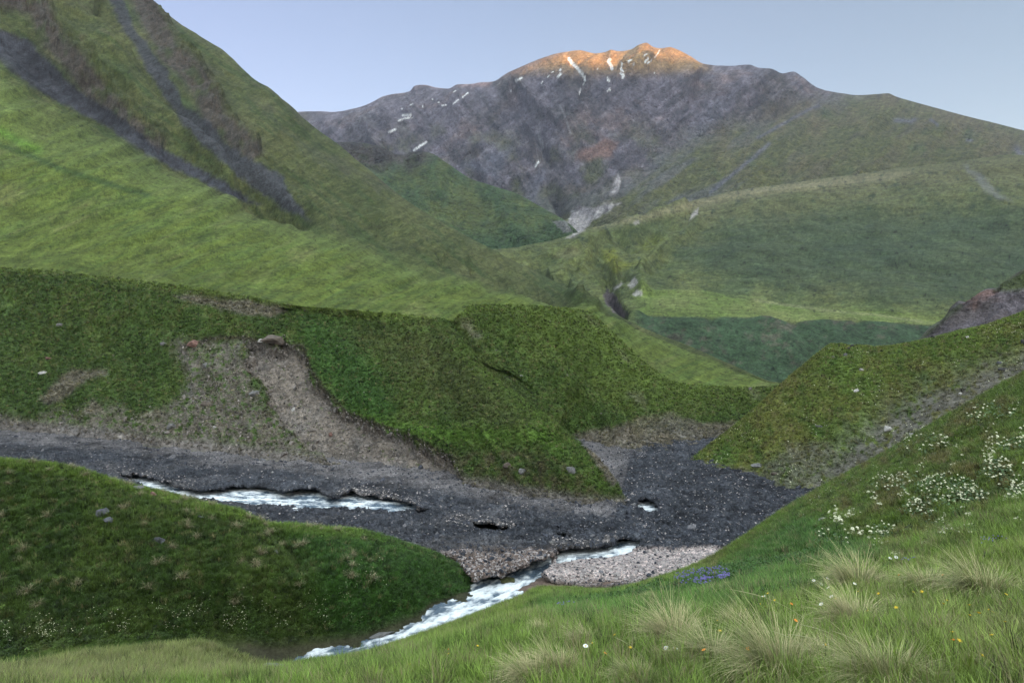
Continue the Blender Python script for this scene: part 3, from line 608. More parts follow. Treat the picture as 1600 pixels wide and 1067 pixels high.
def snow_sheet():
    cols = colspan(-900, 1330, 1500, -20, 1270, 60)
    py1 = np.concatenate([np.linspace(648, 700, 90, endpoint=False), np.linspace(700, 935, 430)])
    px, py = np.meshgrid(cols, py1); px = px.astype(np.float32); py = py.astype(np.float32); z0 = px*0
    z = np.interp(py, [640, 700, 760, 800, 850, 935], [-20.2, -20.7, -21.0, -21.05, -21.0, -21.2])
    wx = px+3*fbm((px, py, z0), 22, 4, 151, gain=.7); wy = py+2.2*fbm((px, py, z0+5), 22, 4, 152, gain=.7)
    def far_lip(pts, a, s, side=25):
        xs = [p[0] for p in pts]; yf = np.interp(wx, xs, [p[1] for p in pts])
        m = sstep(xs[0]-side, xs[0]+side*.5, px)*sstep(xs[-1]+side, xs[-1]-side*.3, px)
        return a*m*np.exp(-np.clip(yf-py, 0, 999)/s)*(py < yf+3), yf, m
    l1, y1, m1 = far_lip(H1F, .12, 14); l2, y2, m2 = far_lip(H2F, .0, 16, 14); l3, y3, m3 = far_lip(H3F, .0, 8, 8)
    z = z+l1+l2+l3
    # towards the stream the near lips thin out
    z = z-.75*m1*np.exp(-np.clip(py-y1-24, 0, 99)/16)*(py > y1+5)-.5*m3*np.exp(-np.clip(py-y3-18, 0, 99)/12)*(py > y3+5)
    # clean snow mound on the right and undercut slab on the left
    mr = poly(px, py, [(866,872),(900,868),(955,864),(1000,856),(1060,858),(1120,855),(1150,870),(1100,895),(950,914),(860,908),(848,898)], 5)
    zr = np.interp(py, [868, 880, 896, 914], [-21.3, -21.0, -21.3, -22.0]); z = z*(1-mr)+zr*mr
    ml = poly(px, py, [(690,868),(720,862),(800,860),(868,862),(866,872),(800,890),(740,905),(715,890)], 5)
    zl = np.interp(py, [860, 875, 905], [-20.5, -20.7, -20.75]); z = z*(1-ml)+zl*ml
    z = z-sstep(735,700,px)*sstep(865,890,py)*1.2
    d = z*F/(HZ-py); P = world(px, py, d).astype(np.float32)
    Pt = (P[..., 0], P[..., 1], P[..., 2])
    rub = fbm(Pt, 1.3, 4, 153, gain=.7)*.22+fbm(Pt, 9, 3, 154)*.35*(1-mr)+(fbm(Pt, 2.6, 4, 158, ridged=True, gain=.65)-.6)*.75*(1-mr*.8)
    fl_ = fbm((px/9, py, z0), 7, 4, 157, gain=.6); P[..., 2] += rub+(1-mr)*(.55*fl_-.5*sstep(.12,.0,np.abs(fbm((px/7, py*1.3, z0), 16, 3, 159)))*sstep(.0,.3,fbm((px/2,py,z0),60,2,160)))
    keep = np.ones(px.shape, bool)
    for H in (H1, H2, H3): keep &= poly(wx, wy, H, .01) < .5
    for H in ([(740,817),(768,817),(780,821),(795,821),(794,825),(770,825),(752,823)], [(865,833),(880,832),(895,834),(892,837),(872,838)]): keep &= poly(wx, wy, H, .01) < .5
    keep &= poly(px+1.5*fbm((px, py, z0), 8, 3, 155), py+1.5*fbm((px, py, z0+3), 8, 3, 156), EDGE, .01) < .5
    # colours
    n1 = fbm((px, py*2.2, z0), 60, 4, 161); n2 = fbm((px, py*1.8, z0), 9, 4, 162, gain=.7); band = fbm((px*.12+py*.99, px/14, z0), 12, 4, 163, gain=.65)
    C = mix((.040,.043,.054), (.082,.085,.100), sstep(-.25,.25,n2)); C = mix(C, (.018,.018,.022), sstep(.05,.4,fbm((px,py*2,z0),5,3,164,gain=.7))*.7)
    ft = np.interp(px, [-300,0,200,400,560,700,800,900,960,985,1200], [655,672,692,716,737,758,776,790,797,700,680])
    gravel = sstep(20, 4, py-ft+10*n1)*sstep(1010, 960, px)
    strk = line(px, py+6*n2, [(0,688),(80,692),(160,700),(300,722),(420,730),(560,735),(640,742),(700,752)], 7, .8)
    C = mix(C, (.17,.155,.16), np.clip(gravel*.9+strk*sstep(-.3,.3,band), 0, 1))
    C = C*(1+.9*fbm((px, py*1.7, z0), 28, 5, 168, gain=.65))[..., None]; C = mix(C, (.020,.020,.025), sstep(-.05,-.4,fl_)*.8); C = mix(C, (.13,.125,.135), sstep(-.05,.35,band)*.45*sstep(960,850,px))
    C = mix(C, (.14,.125,.12), sstep(830, 862, py)*sstep(900,700,px)*.4)
    clean = np.clip(mr*1.0+ml*.75, 0, 1)
    C = mix(C, (.80,.64,.61), np.clip(mr*.97+ml*.75*sstep(-.1,.2,n2), 0, 1)*sstep(.35,-.05,fbm((px*1.0,py*1.4,z0),4,3,169,gain=.7)))
    C = mix(C, mix((.27,.19,.16),(.10,.075,.062),sstep(-.2,.3,n2)), ml*.75)
    C = mix(C, (.15,.11,.09), sstep(878, 862, py)*sstep(845,862,py)*sstep(700,740,px)*sstep(1000,880,px)*.5)
    C = mix(C, (.12,.09,.07), sstep(900, 912, py)*mr+line(px,py,[(715,885),(735,904),(750,905)],7,.9))
    rim = np.clip(line(px, py, [(536,768),(560,768),(585,772),(620,779),(650,790)], 9, .8)+line(px, py, [(700,810),(740,812),(770,815),(800,818)], 6, .7)+line(px, py, [(865,850),(890,848),(930,846),(960,838)], 5, .6)+line(px, py, [(170,732),(230,745),(300,758)], 8, .35), 0, 1)
    C = mix(C, (.20,.175,.165), rim*sstep(-.2,.3,n2))
    fl = .006+.08*sstep(.15,.5,n1+.7*n2)+clean*.48+rim*.3+.012*sstep(950,1000,px)
    fl = fl*(1-sstep(903, 912, py)*mr)
    idx = np.arange(px.size).reshape(px.shape)
    kf = (keep[:-1, :-1] & keep[:-1, 1:] & keep[1:, 1:] & keep[1:, :-1]).reshape(-1)
    f = np.stack([idx[:-1, :-1], idx[1:, :-1], idx[1:, 1:], idx[:-1, 1:]], -1).reshape(-1, 4)[kf]
    me = raw_mesh("snow_sheet", P, f, 4, C, True, {"fleck": fl})
    me.materials.append(M_sheet)
    o = new_obj("snow_sheet", me); tag(o, "old avalanche snow covered in dark rubble, bridging the stream", "snow field", kind="structure")
    md = o.modifiers.new("thick", 'SOLIDIFY'); md.thickness = .28; md.offset = -1
    PATCH["snow_sheet"] = dict(P=P, N=normals(P), C=C, px=800+F*P[..., 0]/P[..., 1], py=HZ-F*P[..., 2]/P[..., 1], d=P[..., 1], keep=keep, mr=mr, ml=ml, sx=px, sy=py)
    print("sheet", px.shape, "%.1f" % (time.time()-T0))
snow_sheet()

# stream bed and water
def water_mat():
    m = bpy.data.materials.new("white_water"); m.use_nodes = True; nt = m.node_tree; L = nt.links; b = nt.nodes["Principled BSDF"]
    a = nd(nt, "ShaderNodeAttribute", attribute_name="Col"); tc = nd(nt, "ShaderNodeTexCoord")
    n = nd(nt, "ShaderNodeTexNoise"); n.inputs["Scale"].default_value = 3.0; n.inputs["Detail"].default_value = 6; n.inputs["Roughness"].default_value = .7
    L.new(tc.outputs["Object"], n.inputs["Vector"])
    L.new(a.outputs["Color"], b.inputs["Base Color"]); b.inputs["Roughness"].default_value = .25; b.inputs["Specular IOR Level"].default_value = .5
    bp = nd(nt, "ShaderNodeBump"); bp.inputs["Distance"].default_value = .25; L.new(n.outputs["Fac"], bp.inputs["Height"]); L.new(bp.outputs[0], b.inputs["Normal"])
    return m
M_water = water_mat()
def water(name, x0, x1, y0, y1, n, m, flow, label, zw=-22.0, foam=0.0, wob=.12):
    cols = np.linspace(x0, x1, n); r = np.linspace(y0, y1, m); px, py = np.meshgrid(cols, r)
    P = world(px, py, zw*F/(HZ-py)).astype(np.float32)
    fx, fy = flow; ln = math.hypot(fx, fy); fx /= ln; fy /= ln
    X, Y = P[..., 0], P[..., 1]; u = (X*fx+Y*fy); v = (-X*fy+Y*fx); z0 = X*0
    a = fbm((u/2.6, v, z0), 1.7, 5, 171, gain=.65); b = fbm((u/1.6, v, z0), .6, 3, 172)
    P[..., 2] += a*wob*1.5+b*wob*.8+(fbm((u, v, z0), 1.2, 3, 174, ridged=True)-.6)*wob*2
    wh = sstep(-.22+foam, .22+foam, a+.5*b+.25*fbm((u/3, v, z0), 5, 2, 173))
    C = mix((.10,.14,.19), (.86,.89,.93), wh)
    idx = np.arange(px.size).reshape(px.shape); f = np.stack([idx[:-1, :-1], idx[1:, :-1], idx[1:, 1:], idx[:-1, 1:]], -1).reshape(-1, 4)
    me = raw_mesh(name, P, f, 4, C); me.materials.append(M_water)
    tag(new_obj(name, me), label, "water", kind="structure")
water("stream_water", 430, 900, 868, 1060, 700, 340, (1, 1.1), "foaming white stream flowing out from under the snow", zw=-22.0, foam=.04)
water("meltwater", 150, 700, 735, 815, 700, 120, (1, -.15), "white rushing water seen through the long hole in the snow", zw=-21.9, foam=-.03)
water("meltwater_pool", 840, 1060, 775, 880, 300, 200, (1, .3), "white water under the snow bridge", zw=-22.0, foam=-.03)
def bed():
    px, py = np.meshgrid(np.linspace(-900, 1500, 300), np.concatenate([np.linspace(640, 860, 60), np.linspace(862, 1300, 160)]))
    z0 = px*0
    z = -22.35+.0*px
    P = world(px, py, z*F/(HZ-py)).astype(np.float32); P[..., 2] += fbm((P[..., 0], P[..., 1], z0), 1.6, 4, 181)*.22
    # the brown bank at the right of the outlet, under the clean snow
    br = poly(px, py, [(800,930),(845,905),(880,900),(1000,900),(1100,880),(1150,900),(1000,950),(850,960)], 12); P[..., 2] += br*.55
    C = mix((.10,.085,.065), (.06,.055,.05), sstep(-.2,.3,fbm((px,py,z0),12,3,182))); C = mix(C, (.17,.12,.10), br)
    idx = np.arange(px.size).reshape(px.shape); f = np.stack([idx[:-1, :-1], idx[1:, :-1], idx[1:, 1:], idx[:-1, 1:]], -1).reshape(-1, 4)
    me = raw_mesh("stream_bed", P, f, 4, C); me.materials.append(M_near); tag(new_obj("stream_bed", me), "brown gravel stream bed", "stream bed", kind="structure")
bed()

# ------------------------------------------------------------------ right hill (with dirt streak)
def right_hill():
    foot = [Z(1040,745,-21.6),Z(1085,728,-21.6),Z(1110,737,-21.5),Z(1140,742,-21.5),Z(1180,748,-21.5),Z(1240,780,-21.6),(1300,800,88),(1400,780,82),(1600,700,78),(2500,500,70)]
    mid = [(1040,738,117),(1085,718,122),(1110,712,122),(1150,705,120),(1200,690,118),(1240,685,116),(1300,668,113),(1400,650,108),(1500,610,104),(1600,580,102),(2500,350,90)]
    skyl = [(1040,735,120),(1085,713,126),(1110,695,130),(1150,664,136),(1185,634,140),(1222,600,145),(1260,568,149),(1290,544,151),(1299,538,152),(1310,538,152),(1330,541,150),(1350,541,149),(1370,543,148),(1400,540,147),(1450,531,145),(1500,519,142),(1540,511,140),(1570,499,138),(1600,488,136),(1800,430,130),(2500,240,118)]
    back = [(p[0], p[1]+40, p[2]+22) for p in skyl]; back2 = [(p[0], p[1]+160, p[2]+40) for p in skyl]
    foot0 = [(x, y+30, d*.97) for x, y, d in foot]
    STK = [(1640,560),(1560,590),(1480,620),(1420,650),(1350,700),(1290,745),(1240,785)]
    def disp(c):
        px, py = c['px'], c['py']; P = c['P']; t = c['t']-1
        n = fbm((px, py, px*0), 30, 4, 191); c['st'] = np.clip(line(px+14*n, py+14*n, STK, 26, 1.15), 0, 1)
        f = np.where(t > 2, .25, np.clip((py-np.interp(px, [p[0] for p in skyl], [p[1] for p in skyl]))/10, .25, 1))
        h = fbm(P, 12, 4, 192)*.9+fbm(P, 2.2, 4, 193)*.28-c['st']*1.1+line(px, py, [(1540,512),(1480,560),(1400,610),(1320,660)], 30, 1.2)
        return h*f*sstep(-1, -.4, t)
    def color(c):
        px, py = c['px'], c['py']; z0 = px*0; n1 = fbm((px, py, z0), 60, 5, 194, gain=.6); n2 = fbm((px, py, z0), 8, 4, 195, gain=.7)
        C = mix((.085,.125,.026), (.120,.130,.034), sstep(-.3,.3,n1)); C = mix(C, (.100,.080,.032), sstep(.05,.4,n2+.4*n1)*.65); C = mix(C, (.045,.088,.020), sstep(.1,.4,fbm((px,py,z0),24,3,196))*.6)
        dd = mix((.150,.135,.120), (.090,.080,.070), sstep(-.2,.3,n2))
        dm = np.clip(c['st']*sstep(.5,.05,n2*.8+fbm((px,py,z0),16,3,197)*.6+.12), 0, 1)
        low = sstep(16, 3, np.interp(px, [1040,1085,1110,1140,1180,1240,1300], [745,728,737,742,748,780,800])-py+9*n2)*sstep(1085,1120,px); dm = np.maximum(dm, low)
        dm = np.maximum(dm, poly(px, py, [(1180,735),(1230,700),(1290,690),(1330,710),(1260,790),(1220,770)], 12, 22)*.75*sstep(.4,0,n2))
        dm = np.maximum(dm, poly(px, py, [(1480,560),(1560,545),(1600,560),(1600,585),(1500,590)], 12, 16)*sstep(-.1,.3,n2)*.8)
        C = C*(1+.35*fbm((px, py*1.6, z0), 5, 3, 198, gain=.75))[..., None]
        return mix(C, dd, dm*.92)
    tag(loft("right_hill", [foot0, foot, mid, skyl, back, back2], [4, 150, 170, 10, 5], colspan(1040, 2500, 760, 1040, 1640, 40), disp, color, M_bank), "grassy ridge with a grey dirt streak", "hill", kind="structure")
right_hill()

# ------------------------------------------------------------------ near left hill
def near_left_hill():
    skyl = [(-900,645,70),(-300,686,62),(0,720,60),(60,725,60),(120,735,60),(180,753,60),(250,770,60),(310,787,60),(370,799,60),(400,810,60),(450,819,61),(500,825,62),(560,830,63),(600,840,64),(650,856,65),(690,871,66),(715,884,65),(735,903,63),(741,920,62.5),(750,940,62),(770,958,61)]
    foot = [(-900,1050,40),(-300,1060,40),Z(0,1045,-19.5),Z(200,1020,-20),Z(350,1015,-21),Z(440,1022,-21.7),Z(480,1018,-22),Z(560,1004,-22),Z(600,991,-22),Z(640,975,-22),Z(655,968,-22),Z(672,950,-22),Z(700,940,-22),Z(738,925,-22),Z(750,945,-24),Z(770,960,-25)]
    mid = [(-900,850,52),(-300,870,50),(0,880,49),(200,885,49),(350,895,50),(480,905,51),(560,905,53),(600,903,54.5),(650,905,57),(690,906,60),(715,908,61),(733,912,61.5),(740,925,62),(750,943,61),(770,960,60)]
    back = [(p[0], p[1]+25, p[2]+9) for p in skyl]; back2 = [(p[0], p[1]+60, p[2]+18) for p in skyl]
    foot0 = [(x, y+30, d*.95) for x, y, d in foot]
    def disp(c):
        px, py = c['px'], c['py']; P = c['P']; t = c['t']-1
        h = fbm(P, 9, 4, 201)*.8+fbm(P, 1.5, 4, 202)*.22
        f = np.where(t > 2, .3, np.clip((py-np.interp(px, [p[0] for p in skyl], [p[1] for p in skyl]))/14, .3, 1))
        h = h-line(px, py, [(405,800),(440,830),(470,880)], 14, .8)
        return h*f*sstep(-1, -.4, t)*sstep(.0, .3, t+.15)
    def color(c):
        px, py = c['px'], c['py']; z0 = px*0; n1 = fbm((px, py, z0), 70, 4, 203); n2 = fbm((px, py, z0), 14, 4, 204, gain=.7)
        C = mix((.034,.062,.013), (.055,.085,.018), sstep(-.3,.3,n1)); C = mix(C, (.095,.090,.040), sstep(.15,.5,n2)*.6)
        C = mix(C, (.036,.085,.016), poly(px, py, [(420,810),(600,830),(745,900),(745,930),(640,985),(560,1005),(480,960),(500,880)], 30)*.85)
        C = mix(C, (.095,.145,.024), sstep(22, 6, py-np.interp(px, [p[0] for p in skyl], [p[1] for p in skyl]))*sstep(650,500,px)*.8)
        C = mix(C, (.05,.04,.03), sstep(.35, .1, c['t']-1)*sstep(300,400,px)*.8)
        return C
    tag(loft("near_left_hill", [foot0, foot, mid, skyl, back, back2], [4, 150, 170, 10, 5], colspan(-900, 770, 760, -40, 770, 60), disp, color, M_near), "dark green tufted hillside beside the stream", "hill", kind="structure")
near_left_hill()

# ------------------------------------------------------------------ foreground slope
def foreground():
    X = [-1500, 0, 150, 300, 430, 500, 560, 660, 800, 850, 950, 1050, 1120, 1240, 1400, 1500, 1600, 3000]
    def R(ys, ds): return list(zip(X, ys, ds))
    r0 = R([2000]*18, [1.0]*18)
    r1 = R([1067]*18, [7, 7, 7, 6.5, 5.8, 5.4, 5.1, 4.8, 4.3, 4.1, 3.8, 3.5, 3.4, 3.15, 2.8, 2.65, 2.5, 2.0])
    r2 = R([1105, 1066, 1054, 1046, 1058, 1053, 1040, 1022, 1000, 995, 990, 985, 980, 972, 960, 950, 940, 750], [9, 9, 9, 9, 8, 8.5, 9, 8.5, 7, 6.6, 6.0, 5.6, 5.3, 4.9, 4.7, 4.6, 4.6, 4.5])
    r3 = R([1090, 1062, 1040, 1028, 1052, 1047, 1037, 1010, 965, 955, 945, 932, 922, 902, 880, 862, 850, 600], [12, 12, 12, 12, 13, 15, 17, 17, 16, 15, 14, 13, 12, 10.5, 9.8, 9.2, 9, 10])
    cr = R([1085, 1055, 1027, 1014, 1048, 1036, 1024, 992, 939, 920, 924, 899, 869, 789, 701, 641, 586, 100], [16, 16, 15, 15, 20, 26, 30, 34, 39, 42, 44, 46, 48, 50, 48, 46, 44, 40])
    cr2 = [(x, {150: 1028, 300: 1016}.get(x, y)+ (1 if x < 1000 else 0), d*1.06) for x, y, d in cr]
    b1 = [(x, y+(22 if x < 1150 else 30), d+6) for x, y, d in cr]; b2 = [(x, y+(90 if x < 1150 else 90), d+16) for x, y, d in cr]
    def disp(c):
        px, py = c['px'], c['py']; P = c['P']; t = c['t']
        f = np.clip(c['d']/12, .25, 1)
        h = fbm(P, 5, 3, 211)*.30*f+fbm(P, .9, 4, 212)*.07*f+fbm(P, 14, 2, 213)*.2*np.clip((c['d']-8)/20, 0, 1)
        g = np.where(t > 4, .4, 1)*np.clip(1-np.clip(t-3.7, 0, .3)*2, .4, 1)
        return h*g
    def color(c):
        px, py = c['px'], c['py']; P = c['P']; z0 = px*0; n1 = fbm(P, 7, 4, 214); n2 = fbm(P, 1.2, 4, 215, gain=.7); n3 = fbm((px, py*1.4, z0), 30, 4, 216, gain=.65)
        C = mix((.080,.128,.022), (.110,.150,.030), sstep(-.3,.3,n1)); C = mix(C, (.170,.165,.075), sstep(.05,.45,n2)*.4)
        I = poly(px, py, [(1100,880),(1240,780),(1400,690),(1640,560),(1640,790),(1500,810),(1380,880),(1250,900),(1130,925)], 14, 14)
        Ic = mix((.075,.115,.020), (.090,.080,.026), sstep(-.15,.35,n3)); Ic = mix(Ic, (.045,.070,.018), sstep(.1,.45,fbm((px*.5+py*.86,(px*.86-py*.5)/2.5,z0),18,4,217,gain=.7))*.8)
        Ic = mix(Ic, (.042,.100,.022), poly(px, py, [(1130,890),(1250,800),(1340,850),(1400,880),(1250,930),(1120,930)], 18, 14)*.8)
        C = mix(C, Ic, I)
        C = mix(C, (.050,.110,.022), poly(px, py, [(840,935),(1000,925),(1100,900),(1250,900),(1300,930),(1100,975),(900,985),(820,960)], 16, 14)*.75)
        C = mix(C, (.105,.110,.042), poly(px, py, [(-50,1050),(150,1010),(300,995),(400,1015),(430,1067),(-50,1100)], 10, 8)*.7)
        return C
    cols = colspan(-1500, 3000, 1250, -40, 1640, 60)
    tag(loft("foreground_slope", [r0, r1, r2, r3, cr, cr2, b1, b2], [30, 130, 110, 170, 6, 8, 5], cols, disp, color, M_near), "grassy foreground slope with tussocks and wildflowers", "meadow", kind="structure")
foreground()
exec_objects = True

# ------------------------------------------------------------------ scatter support (only for what nobody could count)
def strip_mesh(name, blades, seg, mat, cols=None):
    """blades: list of (base xyz, dir xy, length, width, bend, lean); one tapered curved strip each"""
    V = []; Fc = []; Cc = []
    for bi, (b, ang, ln, w, bend, lean) in enumerate(blades):
        dx, dy = math.cos(ang), math.sin(ang); sx, sy = -dy, dx; base = len(V)
        c0, c1 = cols[bi] if cols else ((1, 1, 1), (1, 1, 1))
        x = z = 0.0; a = lean; st = ln/seg
        for k in range(seg+1):
            t = k/seg; ww = w*(1-t)**.7*.5+w*.04
            px_, py_, pz_ = b[0]+dx*x, b[1]+dy*x, b[2]+z
            V.append((px_-sx*ww, py_-sy*ww, pz_)); V.append((px_+sx*ww, py_+sy*ww, pz_))
            cc = [c0[j]*(1-t)+c1[j]*t for j in range(3)]; Cc += [cc, cc]
            x += math.sin(a)*st; z += math.cos(a)*st; a += bend/seg
        for k in range(seg):
            i = base+2*k; Fc.append((i, i+1, i+3, i+2))
    me = raw_mesh(name, np.array(V), np.array(Fc), 4, np.array(Cc)); me.materials.append(mat); return me
R = random.Random(5)
def clump(name, n, h, r, w, seg, bend=1.0, lean=.35):
    bl = []; cl = []
    for i in range(n):
        a = R.uniform(0, 6.283); q = r*math.sqrt(R.random()); l = h*R.uniform(.55, 1.1)
        bl.append(((q*math.cos(a), q*math.sin(a), -.02*h), a+R.uniform(-.9, .9), l, w*R.uniform(.7, 1.3), bend*R.uniform(.2, 1.2), lean*R.uniform(0, 1)))
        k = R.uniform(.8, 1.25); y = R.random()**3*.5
        cl.append(((.40*k, .44*k, .38*k), (1.45*k+y, 1.42*k+y*.7, 1.15*k+y*.8)))  # shade between blades painted in: dark roots, brighter tips
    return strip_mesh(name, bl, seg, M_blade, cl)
def leafy(name, n, r, h, s, mat, whites=0):
    """low leafy herb: small tilted leaf quads in a dome"""
    V = []; Fc = []; Cc = []
    for i in range(n+whites):
        a = R.uniform(0, 6.283); q = math.sqrt(R.random()); zz = (1-q*q)*h*R.uniform(.35, 1); top = i >= n
        if top: zz = (1-q*q*.6)*h*1.05
        c = np.array([q*r*math.cos(a), q*r*math.sin(a), zz]); ss = s*R.uniform(.6, 1.2)*(.55 if top else 1)
        t1 = np.array([R.gauss(0, 1), R.gauss(0, 1), R.gauss(0, .5)]); t1 /= np.linalg.norm(t1); t2 = np.cross(t1, np.array([R.gauss(0, .5), R.gauss(0, .5), 1])); t2 /= np.linalg.norm(t2)+1e-9
        b = len(V); V += [c-t1*ss, c-t2*ss*.5, c+t1*ss, c+t2*ss*.5]; Fc.append((b, b+1, b+2, b+3))
        k = R.uniform(.7, 1.3); col = (6.5, 5.5, 14.0) if top else (k, k, k)
        Cc += [col]*4
    me = bpy.data.meshes.new(name); me = raw_mesh(name, np.array(V), np.array(Fc), 4, np.clip(np.array(Cc), 0, 1) if False else None, False)
    a = me.color_attributes.new("Col", 'FLOAT_COLOR', 'POINT'); c = np.ones((len(V), 4), np.float32); c[:, :3] = np.array(Cc); a.data.foreach_set("color", c.ravel())
    me.materials.append(mat); return me
M_blade = plain_mat("grass_blade", (1, 1, 1), .55, .12, 6, attr=True, inst=True, trans=.25, spec=.3)
M_leaf = plain_mat("herb_leaf", (1, 1, 1), .5, .15, 6, attr=True, inst=True, trans=.15, spec=.35)
def stone_mesh(name, seed, mat=None, flat=.6, detail=1):
    r = random.Random(seed); bm = bmesh.new()
    for i in range(16):
        v = Vector((r.gauss(0, 1), r.gauss(0, 1), r.gauss(0, 1))).normalized()*r.uniform(.75, 1.0)
        v.x *= 1.0; v.y *= .72; v.z *= flat; bm.verts.new(v)
    res = bmesh.ops.convex_hull(bm, input=bm.verts)
    junk = [g for g in res['geom_interior'] if isinstance(g, bmesh.types.BMVert)]
    if junk: bmesh.ops.delete(bm, geom=junk, context='VERTS')
    if detail:
        bmesh.ops.bevel(bm, geom=bm.edges[:], offset=.05, segments=1, affect='EDGES', profile=.6)
        bmesh.ops.triangulate(bm, faces=bm.faces[:]); bmesh.ops.subdivide_edges(bm, edges=bm.edges[:], cuts=detail, use_grid_fill=True)
        from mathutils import noise
        for v in bm.verts: v.co += v.co.normalized()*(noise.noise(v.co*2.5+Vector((seed, 0, 0)))*.10+noise.noise(v.co*7+Vector((seed, 3, 0)))*.035)
    me = bpy.data.meshes.new(name); bm.to_mesh(me); bm.free()
    if mat: me.materials.append(mat)
    return me
def scatter(name, meshes, P, rot, scl, idx, tcol, label, cat):
    c = bpy.data.collections.new(name+"_pieces")
    for i, me in enumerate(meshes): c.objects.link(bpy.data.objects.new("%s_piece_%02d" % (name, i), me))
    n = len(P); me = bpy.data.meshes.new(name); me.vertices.add(n); me.vertices.foreach_set("co", np.ascontiguousarray(P, np.float32).ravel())
    a = me.attributes.new("rot", 'FLOAT_VECTOR', 'POINT'); a.data.foreach_set("vector", np.ascontiguousarray(rot, np.float32).ravel())
    a = me.attributes.new("scl", 'FLOAT_VECTOR', 'POINT'); a.data.foreach_set("vector", np.ascontiguousarray(scl, np.float32).ravel())
    a = me.attributes.new("pick", 'INT', 'POINT'); a.data.foreach_set("value", np.ascontiguousarray(idx, np.int32))
    a = me.attributes.new("tcol", 'FLOAT_VECTOR', 'POINT'); a.data.foreach_set("vector", np.ascontiguousarray(tcol, np.float32).ravel())
    o = new_obj(name, me); tag(o, label, cat, kind="stuff")
    ng = bpy.data.node_groups.new(name+"_nodes", 'GeometryNodeTree')
    ng.interface.new_socket("Geometry", in_out='INPUT', socket_type='NodeSocketGeometry'); ng.interface.new_socket("Geometry", in_out='OUTPUT', socket_type='NodeSocketGeometry')
    gi = ng.nodes.new('NodeGroupInput'); go = ng.nodes.new('NodeGroupOutput'); ip = ng.nodes.new('GeometryNodeInstanceOnPoints')
    ci = ng.nodes.new('GeometryNodeCollectionInfo'); ci.inputs['Collection'].default_value = c; ci.inputs['Separate Children'].default_value = True; ci.inputs['Reset Children'].default_value = True
    def na(nm, ty):
        q = ng.nodes.new('GeometryNodeInputNamedAttribute'); q.data_type = ty; q.inputs['Name'].default_value = nm; return q.outputs[0]
    L = ng.links; L.new(gi.outputs[0], ip.inputs['Points']); L.new(ci.outputs[0], ip.inputs['Instance']); ip.inputs['Pick Instance'].default_value = True
    L.new(na("pick", 'INT'), ip.inputs['Instance Index'])
    er = ng.nodes.new('FunctionNodeEulerToRotation'); L.new(na("rot", 'FLOAT_VECTOR'), er.inputs[0]); L.new(er.outputs[0], ip.inputs['Rotation'])
    L.new(na("scl", 'FLOAT_VECTOR'), ip.inputs['Scale']); L.new(ip.outputs[0], go.inputs[0])
    md = o.modifiers.new("scatter", 'NODES'); md.node_group = ng
    print("scatter", name, n, "%.1f" % (time.time()-T0)); return o
def pick(patch, n, weight, seed, jit=True, frame=60):
    """n random points of a patch, weight(p)-> array >= 0; returns P, C, N, px, py, d"""
    p = PATCH[patch]; r = np.random.default_rng(seed); P = p['P']
    du = np.zeros_like(P); du[:, :-1] = P[:, 1:]-P[:, :-1]; dv = np.zeros_like(P); dv[:-1] = P[1:]-P[:-1]
    area = np.linalg.norm(np.cross(du, dv), axis=-1)
    w = weight(p)*area; w[-1] = 0; w[:, -1] = 0
    ex = np.where(p['d'] < 14, 900, 250)
    w = w*((p['px'] > -frame-ex) & (p['px'] < 1600+frame+ex)); w = w.ravel(); cs = np.cumsum(w); k = np.searchsorted(cs, r.random(n)*cs[-1])
    k = np.clip(k, 0, w.size-1); i, j = np.unravel_index(k, P.shape[:2])
    a, b = r.random((2, n, 1)); Q = P[i, j]+du[i, j]*a+dv[i, j]*b
    return Q, p['C'][i, j], p['N'][i, j], p['px'][i, j], p['py'][i, j], p['d'][i, j], r
def put(name, patch, meshes, n, weight, size, seed, label, cat, tint=1.0, var=.25, tilt=.15, yellow=.0, zs=(.8, 1.2), col=None):
    Q, C, N, px, py, d, r = pick(patch, n, weight, seed)
    s = size(px, py, d)*r.uniform(.65, 1.35, n)
    rot = np.stack([r.normal(0, tilt, n), r.normal(0, tilt, n), r.uniform(0, 6.283, n)], -1)
    scl = np.stack([s, s, s*r.uniform(zs[0], zs[1], n)], -1)
    if col is not None: C = np.broadcast_to(np.array(col, np.float32), C.shape)
    t = C*tint*(1+r.normal(0, var, (n, 1))); y = (r.random(n) < yellow)[:, None]
    t = np.where(y, np.array([.24, .21, .11])*(1+r.normal(0, .15, (n, 1))), t); t = np.clip(t, .004, .9)
    return scatter(name, meshes, Q, rot, scl, r.integers(0, len(meshes), n), t, label, cat)

near_set = [clump("blades", 38, .20, .07, .0048, 4, 1.3, .45) for _ in range(6)]
mid_set = [clump("blades", 26, 1.0, .45, .05, 3, 1.2, .5) for _ in range(5)]       # unit height, scaled
far_set = [clump("blades", 12, 1.0, .55, .15, 2, 1.2, .6) for _ in range(5)]
herb_set = [leafy("leaves", 46, .5, .55, .11, M_leaf) for _ in range(4)]
flow_set = [leafy("leaves", 60, .5, .9, .10, M_leaf, 0) for _ in range(3)]

one = lambda v: (lambda px, py, d: np.full(px.shape, v))
fd = lambda p: p['d']
